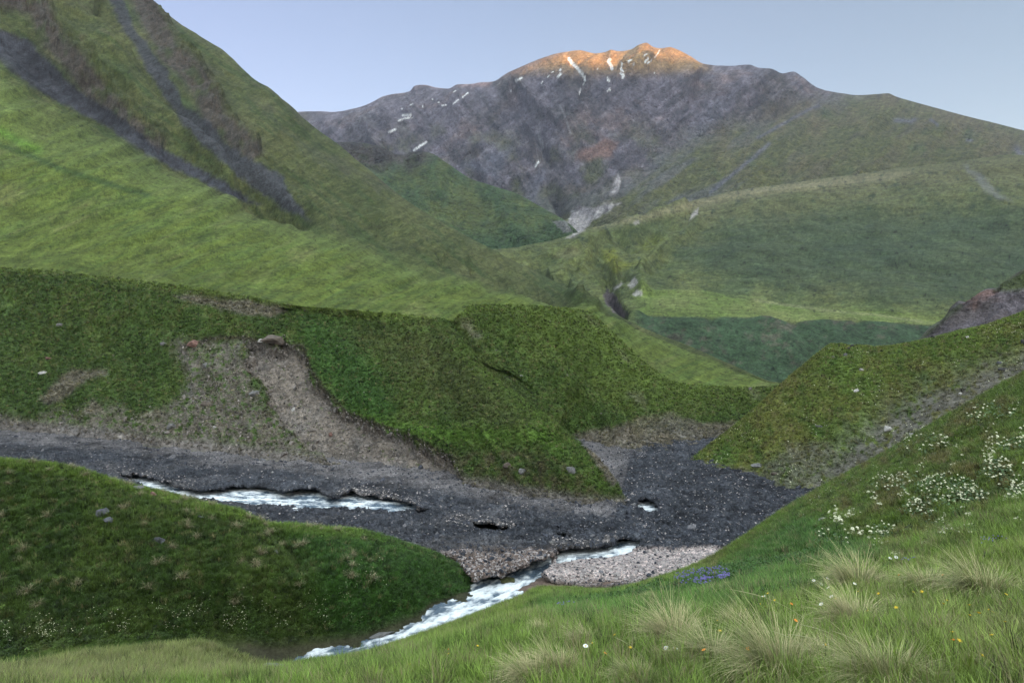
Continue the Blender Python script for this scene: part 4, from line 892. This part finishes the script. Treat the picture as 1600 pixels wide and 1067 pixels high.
# foreground: close blades, then larger tufts farther away
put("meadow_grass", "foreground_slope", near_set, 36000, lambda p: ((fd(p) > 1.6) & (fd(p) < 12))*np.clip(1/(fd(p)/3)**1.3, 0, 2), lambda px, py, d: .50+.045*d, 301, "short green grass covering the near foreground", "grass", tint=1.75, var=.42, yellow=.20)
put("meadow_turf", "foreground_slope", mid_set, 60000, lambda p: ((fd(p) > 9) & (fd(p) < 58) & (p['t'] < 4.4))*np.clip(10/fd(p), 0, 1)**1.2, lambda px, py, d: .11+.0032*d, 302, "green turf on the slope down to the stream", "grass", tint=1.5, var=.38, yellow=.08)
put("hillside_tufts", "near_left_hill", mid_set, 34000, lambda p: (p['t'] > 1.3)*(p['t'] < 4.3)*np.clip(45/fd(p), 0, 1.3)**2, lambda px, py, d: np.full(px.shape, .38), 303, "tufted dark green grass on the near left hill", "grass", tint=1.4, var=.5, yellow=.04)
put("hillside_herbs", "near_left_hill", herb_set, 22000, lambda p: (p['t'] > 1.2)*(p['t'] < 4.2)*np.clip(.25+sstep(500, 620, p['px'])+sstep(930, 970, p['py']), 0, 1.4), lambda px, py, d: np.full(px.shape, .42), 304, "leafy dark green herbs on the near left hill", "herbs", tint=1.2, var=.5)
put("ridge_turf", "right_hill", far_set, 42000, lambda p: (p['t'] > 1.1)*(p['t'] < 4.2)*(1-.75*p['ctx']['st']), lambda px, py, d: np.full(px.shape, .42), 305, "short olive turf on the right ridge", "grass", tint=1.45, var=.42, yellow=.07)
put("bank_tufts", "left_slope", far_set, 90000, lambda p: (p['ctx']['t'] > .1)*(p['ctx']['t'] < 5.05)*p['ctx']['bank']*np.clip(1-p['ctx']['scar']*.97-p['ctx']['scar2']*.75, .02, 1)*np.clip(130/fd(p), 0, 1.5)**2, lambda px, py, d: .14+.0022*d, 306, "rough dark tufts of grass on the eroded bank", "grass", tint=1.45, var=.5, yellow=.05)

put("meadow_herbs", "foreground_slope", herb_set, 2600, lambda p: ((fd(p) > 2.2) & (fd(p) < 14))*sstep(-.05,.25,fbm(p['ctx']['P'],1.6,3,360))*np.clip(4/fd(p), 0, 1.5)**1.2, lambda px, py, d: .05+.013*d, 361, "low leafy herbs among the foreground grass", "herbs", tint=1.2, var=.35, col=(.060,.115,.024))
# rubble stones
M_stone = plain_mat("rubble_stone", (1, 1, 1), .85, .3, 3, inst=True)
st_set = [stone_mesh("stone", 900+i, M_stone, .6, 0) for i in range(6)]
def rub_w(p): return (1-p['mr']*.8)*(p['keep'] & (p['sx'] > -100))*np.clip(90/p['d'], .3, 2)**2*(p['sy'] > 660)
Q, C, N, px, py, d, r = pick("snow_sheet", 60000, rub_w, 311)
s = r.lognormal(-2.35, .6, len(Q))
v = r.random((len(Q), 1)); t = np.where(v < .80, np.array([.045, .047, .060]), np.where(v < .988, np.array([.11, .105, .115]), np.array([.19, .18, .18])))*(1+r.normal(0, .25, v.shape))
scatter("rubble", st_set, Q, r.uniform(0, 6.28, (len(Q), 3)), np.stack([s, s, s], -1), r.integers(0, 6, len(Q)), np.clip(t, .01, .8), "dark stone rubble littering the snow", "rubble")
def gr_w(p):
    c = p['ctx']; return (c['t'] > 0)*(c['t'] < 5)*c['bank']*np.clip(c['scar']*1.0+c['scar2']*.4+.004, 0, 1)
Q, C, N, px, py, d, r = pick("left_slope", 9000, gr_w, 312); s = r.lognormal(-2.0, .6, len(Q))
scatter("bank_gravel", st_set, Q, r.uniform(0, 6.28, (len(Q), 3)), np.stack([s, s, s], -1), r.integers(0, 6, len(Q)), np.clip(np.array([.15, .13, .12])*(1+r.normal(0, .35, (len(Q), 1))), .02, .5), "loose stones on the bare earth of the bank", "gravel")

# white blossoms among the herbs by the stream, small white specks on the right slope
M_petal = plain_mat("white_petal", (.74, .72, .52), .6, .1, 4)
def blossom_mesh(name, n, r, s, mat):
    V = []; Fc = []
    for i in range(n):
        v = np.array([R.gauss(0, 1), R.gauss(0, 1), abs(R.gauss(0, 1))]); v /= np.linalg.norm(v); c = v*r*R.uniform(.7, 1)
        t1 = np.cross(v, [0.3, .2, 1]); t1 /= np.linalg.norm(t1)+1e-9; t2 = np.cross(v, t1); b = len(V)
        V += [c-t1*s, c-t2*s, c+t1*s, c+t2*s]; Fc.append((b, b+1, b+2, b+3))
    me = raw_mesh(name, np.array(V), np.array(Fc), 4, None, False); me.materials.append(mat); return me
bl_set = [blossom_mesh("blossom", 9, 1.0, .55, M_petal) for _ in range(3)]
def scatter_blossoms(name, patch, n, w, size, seed, up, label):
    Q, C, N, px, py, d, r = pick(patch, n, w, seed); Q = Q+np.array([0, 0, 1])*(r.uniform(up*.5, up, (n, 1))); s = size*r.uniform(.6, 1.3, n)
    scatter(name, bl_set, Q, r.uniform(0, .5, (n, 3)), np.stack([s, s, s], -1), r.integers(0, 3, n), np.ones((n, 3)), label, "blossoms")
scatter_blossoms("streamside_blossoms", "near_left_hill", 500, lambda p: (p['t'] > 1.3)*(p['t'] < 3.2)*(line(p['px'], p['py'], [(0,1000),(150,985),(260,975),(400,965),(520,955),(570,935),(600,900)], 22)*sstep(-.1,.3,fbm((p['px'],p['py'],p['px']*0),40,3,330))), .028, 321, .35, "tiny white blossoms on leafy plants near the stream")
scatter_blossoms("slope_blossoms", "foreground_slope", 900, lambda p: (p['t'] > 3)*(p['t'] < 4)*poly(p['px'], p['py'], [(1250,800),(1400,700),(1600,610),(1640,780),(1450,850),(1330,880)], 20)*sstep(0,.35,fbm((p['px'],p['py'],p['px']*0),28,3,331)), .04, 322, .12, "tiny pale blossoms dotting the right slope")
scatter_blossoms("ridge_blossoms", "right_hill", 700, lambda p: (p['t'] > 1.2)*(p['t'] < 3)*sstep(-.1,.35,fbm((p['px'],p['py'],p['px']*0),40,3,332)), .09, 323, .15, "tiny pale blossoms on the right ridge")

# ------------------------------------------------------------------ rocks: every one a thing of its own
M_rk = {}
for k, c in dict(grey=(.13,.125,.125), dark=(.035,.033,.033), pale=(.34,.32,.31), red=(.17,.095,.08), brown=(.10,.08,.068), lichen=(.17,.18,.15), slate=(.085,.085,.10)).items():
    M_rk[k] = plain_mat("rock_"+k, c, .85, .35, 3.0, bump=.06)
def rock(patch, px, py, wpx, hpx, kind, label, seed, yaw=0.0, group=None, tiltx=.1, sink=.28):
    P, N, d = on(patch, px, py); sx = wpx*d/F/2; sz = hpx*d/F/2
    me = stone_mesh("rock", seed, M_rk[kind], .8, 1); o = new_obj("rock", me)
    o.scale = (sx*1.2, max(sx*1.0, sz), sz*1.7); o.rotation_euler = (tiltx, R.uniform(-.12, .12), yaw)
    o.location = (P[0], P[1], P[2]+sz*.25); tag(o, label, "rock", group); return o
LS, JH, FG, RH, SS = "left_slope", "near_left_hill", "foreground_slope", "right_hill", "snow_sheet"
for i, a in enumerate([
 (LS,303,539,26,12,'red',"flat reddish boulder perched at the left lip of the earth scar"),
 (LS,431,532,40,17,'brown',"large layered brown boulder perched at the top right lip of the earth scar"),
 (LS,407,532,8,7,'pale',"small pale stone just left of the layered boulder on the scar lip"),
 (LS,253,538,11,9,'grey',"grey stone in the dark grass left of the flat reddish boulder"),
 (LS,320,573,12,10,'grey',"grey stone below the flat reddish boulder inside the scar"),
 (LS,390,582,12,9,'brown',"brown stone in the middle of the upper scar"),
 (LS,399,616,20,12,'grey',"rounded grey slab in the centre of the scar"),
 (LS,323,632,19,12,'brown',"angular brown slab in the grassy left half of the scar"),
 (LS,458,640,7,8,'pale',"small pale stone on the bare right side of the scar"),
 (LS,267,668,14,12,'grey',"pale grey block near the lower left foot of the scar"),
 (LS,335,667,6,5,'pale',"tiny white stone at the foot of the scar"),
 (LS,92,509,11,7,'grey',"grey stone high on the far left of the bank"),
 (LS,75,560,9,6,'red',"small reddish stone on the left of the bank"),
 (LS,67,583,18,6,'pale',"flat pale slab low on the left of the bank"),
 (LS,515,681,7,10,'red',"small pinkish stone below the right edge of the scar"),
 (LS,815,738,17,11,'grey',"grey boulder low on the grassy nose of the bank"),
 (LS,792,730,16,10,'brown',"brown boulder just left of the grey one on the grassy nose"),
 (LS,891,735,18,12,'grey',"grey block right on the steep edge of the grassy nose"),
 (LS,815,586,6,3,'pale',"tiny white stone halfway up the dark green bank"),
 (JH,215,752,24,9,'grey',"flat pinkish grey rock on the crest of the near left hill"),
 (JH,237,774,16,11,'red',"red rock just below the crest of the near left hill"),
 (JH,160,803,20,15,'slate',"dark slate block on the near left hill with a second slab touching it"),
 (JH,168,814,20,9,'slate',"thin dark slab leaning against the slate block on the near left hill"),
 (JH,247,847,30,11,'slate',"long flat slate slab in the middle of the near left hill"),
 (JH,314,810,14,8,'slate',"small slate stone right of the hill centre near its crest"),
 (JH,402,810,13,9,'slate',"bluish stone at the notch on the hill crest"),
 (JH,430,862,12,8,'grey',"small grey stone on the right side of the near left hill"),
 (FG,430,1014,50,22,'lichen',"large lichen covered boulder beside the stream"),
 (FG,424,1046,22,9,'grey',"low grey stone in front of the lichen covered boulder"),
 (FG,214,1026,24,8,'lichen',"flat lichen covered stone in the bottom left grass"),
 (FG,190,1026,14,8,'brown',"small brown stone left of the flat lichen covered stone"),
 (FG,249,1021,8,10,'grey',"small upright grey stone in the bottom left grass"),
 (FG,1291,814,27,9,'pale',"flat pale slab on the right slope above the rubble"),
 (RH,1387,671,16,12,'pale',"square pale block in the dirt streak"),
 (RH,1337,611,13,6,'pale',"long pale stone in the middle of the right ridge"),
 (RH,1345,579,8,6,'pale',"small pale stone below the ridge crest"),
 (RH,1321,555,8,7,'grey',"grey stone under the dark rocks on the ridge tip"),
 (RH,1302,557,5,5,'grey',"tiny grey stone at the left tip of the ridge"),
 (RH,1311,540,5,4,'dark',"tiny dark stone on the left tip of the ridge crest"),
 (RH,1332,541,9,7,'dark',"dark red brown rock on the ridge crest near its left tip"),
 (RH,1327,544,8,5,'dark',"black rock touching the red brown one on the ridge crest"),
 (RH,1457,527,10,9,'dark',"black and white topped boulder standing on the ridge crest"),
 (RH,1511,527,9,5,'pale',"pale stone right of the boulder on the ridge crest"),
 (RH,1566,578,20,7,'dark',"dark ledge of rock on the upper right of the ridge"),
 (RH,1561,567,16,5,'slate',"thin slate ledge just above the dark ledge"),
 (RH,1598,537,9,14,'dark',"black boulder at the right edge of the photo"),
 (RH,1280,667,16,5,'grey',"long thin grey stone lying in the grass left of the dirt streak"),
 (RH,1500,615,10,7,'pale',"pale stone beside the upper end of the dirt streak"),
 (RH,1422,680,9,6,'pale',"small pale stone right of the square pale block"),
 (RH,1183,729,20,9,'grey',"flat grey rock low on the left foot of the ridge"),
 (RH,1210,740,12,7,'brown',"small brown rock at the ridge foot by the rubble"),
]):
    rock(*a[:7], seed=40+i, yaw=R.uniform(-.5, .5))
rock(SS, 783, 888, 34, 9, 'brown', "low mossy rock in the middle of the foaming stream", 99, .3) if False else None
o = new_obj("rock", stone_mesh("rock", 99, plain_mat("mossy_rock", (.07,.075,.03), .9, .5, 4, .05), .5, 1)); dz = 22*F/(907-HZ)
o.location = (dz*(795-800)/F, dz, -21.95); o.scale = (1.1, 1.5, .45); o.rotation_euler = (0, 0, .5); tag(o, "mossy rock in the middle of the foaming stream", "rock")
o = new_obj("rock", stone_mesh("rock", 98, M_rk['grey'], .5, 1)); dz = 22*F/(993-HZ)
o.location = (dz*(596-800)/F, dz, -21.9); o.scale = (1.2, .6, .5); o.rotation_euler = (0, 0, .6); tag(o, "grey rock at the near edge of the stream", "rock")

# ------------------------------------------------------------------ tussocks
M_tus = plain_mat("tussock_blade", (1, 1, 1), .6, .1, 5, attr=True, trans=.2)
def tussock(px, py, wpx, hpx, label, straw=.6, n=1500, name="tussock", lean=0.0):
    P, N, d = on(FG, px, py); h = hpx*.98*d/F; r = wpx*1.05*d/F/2; bl = []; cl = []; wind = R.uniform(2.2, 4.2); gust = R.uniform(.15, .45)
    for i in range(n):
        a = R.uniform(0, 6.283); q = r*.38*math.sqrt(R.random()); l = (h*.9+r*.35)*R.uniform(.4, 1.15)*(1+gust*math.cos(a-wind))
        bl.append(((q*math.cos(a), q*math.sin(a), -.02), a+R.uniform(-.6, .6), l, max(.0020, .0009*d)*R.uniform(.6, 1.2), R.uniform(.5, 2.6), R.uniform(.02, .95)))
        k = R.uniform(.75, 1.2)
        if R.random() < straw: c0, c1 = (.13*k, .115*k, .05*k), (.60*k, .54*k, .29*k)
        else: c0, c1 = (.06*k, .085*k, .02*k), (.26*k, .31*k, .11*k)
        cl.append((c0, c1))
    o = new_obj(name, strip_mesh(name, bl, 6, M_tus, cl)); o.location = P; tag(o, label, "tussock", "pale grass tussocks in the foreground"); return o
for t in [(1345,925,100,55,"wispy straw tussock behind the daisies, left of the tall sedge",.75),(1545,938,120,75,"dense round tussock at the right edge with straw base",.55),
          (1450,925,90,45,"thin pale tussock between the two larger ones on the right",.6),(1340,985,110,60,"low straw tussock in the middle of the foreground meadow",.8),
          (1225,1062,170,95,"big tussock at the bottom right of centre with long stems",.6),(1390,1070,200,80,"wide greenish tussock at the bottom edge, right of the big one",.5),
          (1060,1010,130,50,"broad straw tussock behind the bottom centre",.75),(1118,1040,110,55,"green hearted tussock right of the broad straw one",.5),
          (880,1058,110,45,"pale tussock at the bottom centre",.8),(840,1070,120,40,"straw tussock at the bottom edge left of the pale one",.85),(925,1008,80,28,"small straw tussock above the pale ones",.8),
          (1160,985,70,28,"small tussock above the green hearted one",.6),(1420,960,60,25,"small tuft left of the dense round tussock",.7),(1000,1068,110,35,"low greenish tussock at the bottom edge, left of the green hearted one",.5),
          (850,995,60,20,"little straw tuft on the left brow of the meadow",.8),(1020,940,30,12,"little straw tuft on the dark green brow",.9),(1300,1040,90,45,"pale tussock between the two big ones at the bottom",.7)]:
    tussock(*t[:5], straw=t[5])
# scattered straw tufts on the left hills: countable small tussocks
tm = [strip_mesh("tussock", [((R.gauss(0, .12), R.gauss(0, .12), -.02), R.uniform(0, 6.28), R.uniform(.5, 1.1), .035, R.uniform(.8, 2.2), R.uniform(0, .8)) for _ in range(90)], 4, M_tus,
      [((.10*k, .09*k, .04*k), (.40*k, .35*k, .22*k)) for k in [R.uniform(.7, 1.2) for _ in range(90)]]) for _ in range(4)]
Q, C, N, px, py, d, r = pick("near_left_hill", 120, lambda p: (p['t'] > 1.6)*(p['t'] < 4.0)*sstep(620, 480, p['px'])*(p['px'] > -30)*(p['px'] < 1600), 341, frame=0)
for q, s, z in zip(Q, r.uniform(.5, 1.0, len(Q)), r.uniform(0, 6.28, len(Q))):
    o = new_obj("tussock", tm[R.randrange(4)]); o.location = q; o.scale = (s, s, s); o.rotation_euler = (0, 0, z); tag(o, "small faded tussock on the dark near left hill", "tussock", "faded tussocks dotting the near left hill")
# long seed stems
def stem(x0, y0, x1, y1, label):
    P, N, d = on(FG, x0, y0); e = world(np.array(float(x1)), np.array(float(y1)), np.array(d*.97)); A = Vector(P); B = Vector(e.tolist())
    pts = [A.lerp(B, k/10)+Vector((0, 0, math.sin(k/10*3.14)*.10*(B-A).length)) for k in range(11)]
    V = []; Fc = []
    for k, p in enumerate(pts):
        w = max(.0012, .0004*d)*(1-.6*k/10)*(2.2 if k in (8, 9) else 1)
        for j in range(4): V.append((p.x+w*math.cos(j*1.571), p.y+w*.6*math.sin(j*1.571), p.z+w*math.sin(j*1.571)))
    for k in range(10):
        for j in range(4): Fc.append((4*k+j, 4*k+(j+1) % 4, 4*k+4+(j+1) % 4, 4*k+4+j))
    me = raw_mesh("grass_stem", np.array(V)-np.array(P), np.array(Fc), 4, np.broadcast_to(np.array([.36,.36,.19]), (len(V), 3)).copy()); me.materials.append(M_tus)
    o = new_obj("grass_stem", me); o.location = P; tag(o, label, "grass stem", "long seed stems over the tussocks")
for s in [(1385,1062,1250,975),(1370,1065,1230,990),(1400,1067,1300,985),(1330,1030,1140,920),(1360,1060,1290,965),(1310,1067,1205,985),(1210,1040,1150,965),(1460,1010,1410,870),(1460,950,1520,875),(1060,1005,1030,905),(1062,1000,1060,900),(1020,1020,990,925),(1030,1060,960,995),(1100,1000,1075,915),(1000,1062,1020,985),(1340,930,1260,880)]:
    stem(*s, "long pale seed stem arching above the tussocks")

# ------------------------------------------------------------------ flowers
M_fl = {k: plain_mat("petal_"+k, c, .5, .15, 30) for k, c in dict(white=(.75,.75,.72), yellow=(.75,.50,.03), orange=(.70,.24,.03), violet=(.15,.13,.34), stem=(.07,.12,.02)).items()}
def flower_meshes(kind, petals, ln):
    V = []; Fc = []
    for i in range(petals):
        a = i*6.283/petals; b = len(V)
        for (rr, w, z) in ((.15, .0, 0), (.6, .26, .12), (1, .0, .05), (.6, -.26, .12)):
            V.append((math.cos(a)*rr*ln-math.sin(a)*w*ln, math.sin(a)*rr*ln+math.cos(a)*w*ln, z*ln))
        Fc.append((b, b+1, b+2, b+3))
    me = raw_mesh("petals", np.array(V), np.array(Fc), 4, None, False); me.materials.append(M_fl[kind])
    bm = bmesh.new(); bmesh.ops.create_uvsphere(bm, u_segments=8, v_segments=5, radius=.28*ln); m2 = bpy.data.meshes.new("flower_centre"); bm.to_mesh(m2); bm.free(); m2.materials.append(M_fl['yellow' if kind == 'white' else kind])
    return me, m2
bm = bmesh.new(); bmesh.ops.create_cone(bm, segments=5, radius1=.0022, radius2=.0014, depth=1.0, cap_ends=False); bmesh.ops.translate(bm, verts=bm.verts, vec=(0, 0, -.5)); stem_me = bpy.data.meshes.new("stem"); bm.to_mesh(stem_me); bm.free(); stem_me.materials.append(M_fl['stem'])
FM = {k: flower_meshes(k, n, l) for k, n, l in (('white', 11, .018), ('yellow', 6, .012), ('orange', 8, .014), ('violet', 5, .011))}
def flower(kind, name, px, py, label, group, hh=.13):
    P, N, d = on(FG, px, py+8); hh = hh*R.uniform(.8, 1.3); s = max(1, d/6.5)
    e = bpy.data.objects.new(name, None); COL.objects.link(e); e.location = P; e.empty_display_size = .05; tag(e, label, "flower", group)
    a = new_obj("petals", FM[kind][0], e); b = new_obj("flower_centre", FM[kind][1], e); c = new_obj("stem", stem_me, e)
    for q in (a, b): q.location = (0, 0, hh); q.scale = (s, s, s); q.rotation_euler = (R.uniform(.2, .7), R.uniform(-.3, .3), R.uniform(0, 6))
    c.location = (0, 0, hh); c.scale = (s, s, hh+.02)
for x, y in [(1192,955),(1196,963),(1187,966),(1271,921),(1284,920),(1293,921),(1294,931),(1299,950),(1282,960),(1165,965),(925,1029),(914,1039),(1055,1036),(1040,1030),(1400,879),(1390,877),(1335,927),(1290,1037),(1355,978)]:
    flower('white', "daisy", x, y, "white daisy with yellow centre in the foreground grass", "white daisies in the foreground grass")
for x, y in [(1515,981),(1516,997),(1549,1022),(1498,1042),(1372,948),(1440,948),(1488,1018),(1545,983),(1552,981),(1305,948),(1340,940),(1440,950),(1573,953),(1427,938),(1535,1066),(1474,968),(1480,970),(1120,990),(1125,1010),(1400,986),(1570,1000),(1530,1000),(1200,945),(1210,955),(960,1010),(985,1030),(700,1040),(640,1050),(745,1030)]:
    flower('yellow', "buttercup", x, y, "small yellow flower in the foreground grass", "yellow flowers in the foreground grass")
for x, y in [(1237,965),(1244,996),(1473,916),(1578,954),(1405,911),(1100,1050),(546,1062),(700,1038),(945,1040),(1490,1045),(1168,1035)]:
    flower('orange', "hawkweed", x, y, "orange flower head in the foreground grass", "orange flowers in the foreground grass")
# flower bushes
def flower_bush(patch, px, py, wpx, hpx, nb, kind, label, name, cat, seed, group=None, leafcol=(.045, .085, .02), bsize=1.0):
    rr = random.Random(seed); P, N, d = on(patch, px, py); w = wpx*d/F/2; h = hpx*d/F*.5
    e = bpy.data.objects.new(name, None); COL.objects.link(e); e.location = P; e.empty_display_size = .1; tag(e, label, cat, group)
    V = []; Fc = []; V2 = []; F2 = []; pp = PATCH[patch]
    near = ((pp['px']-px)**2/(wpx*.55)**2+(pp['py']-py)**2/(hpx*.55)**2 < 1) & (pp['d'] < d*1.6) & (pp['d'] > d*.5); cand = pp['P'][near]
    if len(cand) == 0: cand = P[None, :]
    ls = max(.02, .0030*d)
    for i in range(nb*14):
        c = cand[rr.randrange(len(cand))]-P+np.array([rr.gauss(0, ls), rr.gauss(0, ls), rr.uniform(0, 3.2*ls)]); t1 = np.array([rr.gauss(0, 1), rr.gauss(0, 1), rr.gauss(0, .6)]); t1 /= np.linalg.norm(t1); t2 = np.cross(t1, [rr.gauss(0, .5), rr.gauss(0, .5), 1.0]); t2 /= np.linalg.norm(t2)
        b = len(V); V += [c-t1*ls, c-t2*ls*.4, c+t1*ls, c+t2*ls*.4]; Fc.append((b, b+1, b+2, b+3))
    bs = max(.008, .00125*d)*bsize
    for i in range(nb):
        c0 = cand[rr.randrange(len(cand))]-P+np.array([0, 0, 3.4*ls+(.16 if kind == 'violet' else 0)])
        for j in range(10):
            v = np.array([rr.gauss(0, 1), rr.gauss(0, 1)-.3, abs(rr.gauss(0, 1))]); v /= np.linalg.norm(v); c = c0+v*bs*1.1
            t1 = np.cross(v, [.3, .2, 1]); t1 /= np.linalg.norm(t1)+1e-9; t2 = np.cross(v, t1); b = len(V2); V2 += [c-t1*bs*.6, c-t2*bs*.6, c+t1*bs*.6, c+t2*bs*.6]; F2.append((b, b+1, b+2, b+3))
    me = raw_mesh("foliage", np.array(V), np.array(Fc), 4, np.array([leafcol]*len(V))*np.repeat(np.array([rr.uniform(.6, 1.4) for _ in range(len(V)//4)]), 4)[:, None], False); me.materials.append(M_bush); new_obj("foliage", me, e)
    m2 = raw_mesh("blossoms", np.array(V2), np.array(F2), 4, None, False); m2.materials.append(M_fl[kind] if kind != 'cream' else M_petal); tag(new_obj("blossoms", m2, e), kind="stuff")
M_bush = plain_mat("bush_leaf", (1, 1, 1), .45, .2, 8, attr=True, spec=.4)
for i, b in enumerate([
 (1480,772,90,44,60,"largest mass of cream blossoms in the middle of the right slope"),(1556,740,46,32,34,"round cream flowering patch right of the largest mass, higher up"),
 (1590,700,60,18,22,"cream flowering strip at the right edge, topmost of all"),(1520,782,50,20,22,"cream blossoms just right of the largest mass"),
 (1590,770,30,40,26,"cream blossoms running down the right edge"),(1500,835,60,16,30,"low dense strip of white blossoms, lowest on the right"),
 (1465,832,50,26,26,"white blossoms left of the lowest dense strip"),(1440,800,50,26,16,"sparse cream blossoms left of the largest mass"),
 (1380,835,34,20,12,"small flowering patch in the dark scrub left of centre slope"),(1402,877,18,10,8,"single tight white flower cluster above the straw tussock"),
 (1370,860,24,18,9,"small white flower group left of the single tight cluster"),(1300,845,50,22,6,"faded pinkish cream blossoms near the pale slab"),
 (1440,700,80,26,14,"scattered cream blossoms near the top of the right slope"),(1400,760,70,30,12,"scattered cream blossoms in the brown scrub"),(1545,650,80,30,14,"scattered cream blossoms at the upper right under the ridge line"),(1595,815,30,16,8,"small white blossoms low at the right edge")]):
    flower_bush(FG, *b[:4], int(b[4]*1.35), 'cream', b[5], "rhododendron_bush", "flowering bush", 500+i, "flowering rhododendron bushes on the right slope")
flower_bush(FG, 1098, 922, 84, 34, 170, 'violet', "violet blue flowering clump on the brow of the foreground slope", "lupine_clump", "flowering clump", 600, bsize=.95)
flower_bush(FG, 1420, 905, 26, 10, 8, 'violet', "small violet flower group behind the right tussocks", "lupine_clump", "flowering clump", 601, bsize=.7)
flower_bush(FG, 885, 975, 30, 8, 12, 'violet', "small violet flower group on the left brow", "lupine_clump", "flowering clump", 602, bsize=.7)
flower_bush(FG, 1550, 875, 50, 20, 16, 'violet', "violet flowers in the green herbs at the right edge", "lupine_clump", "flowering clump", 603, bsize=.7)
put("brow_herbs", "foreground_slope", herb_set, 5000, lambda p: (p['t'] > 2.2)*(p['t'] < 4)*poly(p['px'], p['py'], [(900,950),(1060,915),(1150,890),(1260,870),(1340,880),(1390,900),(1280,930),(1180,945),(950,985)], 10, 10), lambda px, py, d: .10+.012*d, 351, "leafy green herbs on the brow below the right slope", "herbs", tint=.95, col=(.045,.100,.020))
put("slope_scrub", "foreground_slope", herb_set, 20000, lambda p: (p['t'] > 2.8)*(p['t'] < 4.1)*poly(p['px'], p['py'], [(1180,845),(1400,695),(1700,520),(1700,800),(1500,840),(1380,870)], 10, 10), lambda px, py, d: .07+.0055*d, 352, "low scrub of dark leaves on the right slope", "scrub", tint=1.0, var=.35)

# ------------------------------------------------------------------ haze: one even box of air
def haze():
    lo = (-9000, -2500, -42); hi = (9000, 9000, 2600)
    bm = bmesh.new(); bmesh.ops.create_cube(bm, size=1.0)
    for v in bm.verts: v.co = Vector([(lo[i]+hi[i])/2+v.co[i]*(hi[i]-lo[i]) for i in range(3)])
    me = bpy.data.meshes.new("haze"); bm.to_mesh(me); bm.free()
    m = bpy.data.materials.new("haze_air"); m.use_nodes = True; nt = m.node_tree; nt.nodes.remove(nt.nodes["Principled BSDF"])
    v = nt.nodes.new("ShaderNodeVolumePrincipled"); v.inputs["Color"].default_value = (.66, .72, .95, 1); v.inputs["Density"].default_value = 3.2e-5; v.inputs["Anisotropy"].default_value = .0
    nt.links.new(v.outputs[0], nt.nodes["Material Output"].inputs["Volume"]); me.materials.append(m)
    tag(new_obj("haze", me), "thin blue evening haze filling the valley", "haze", kind="stuff")
USE_HAZE = True
if USE_HAZE: haze()
print("script done %.1f" % (time.time()-T0))
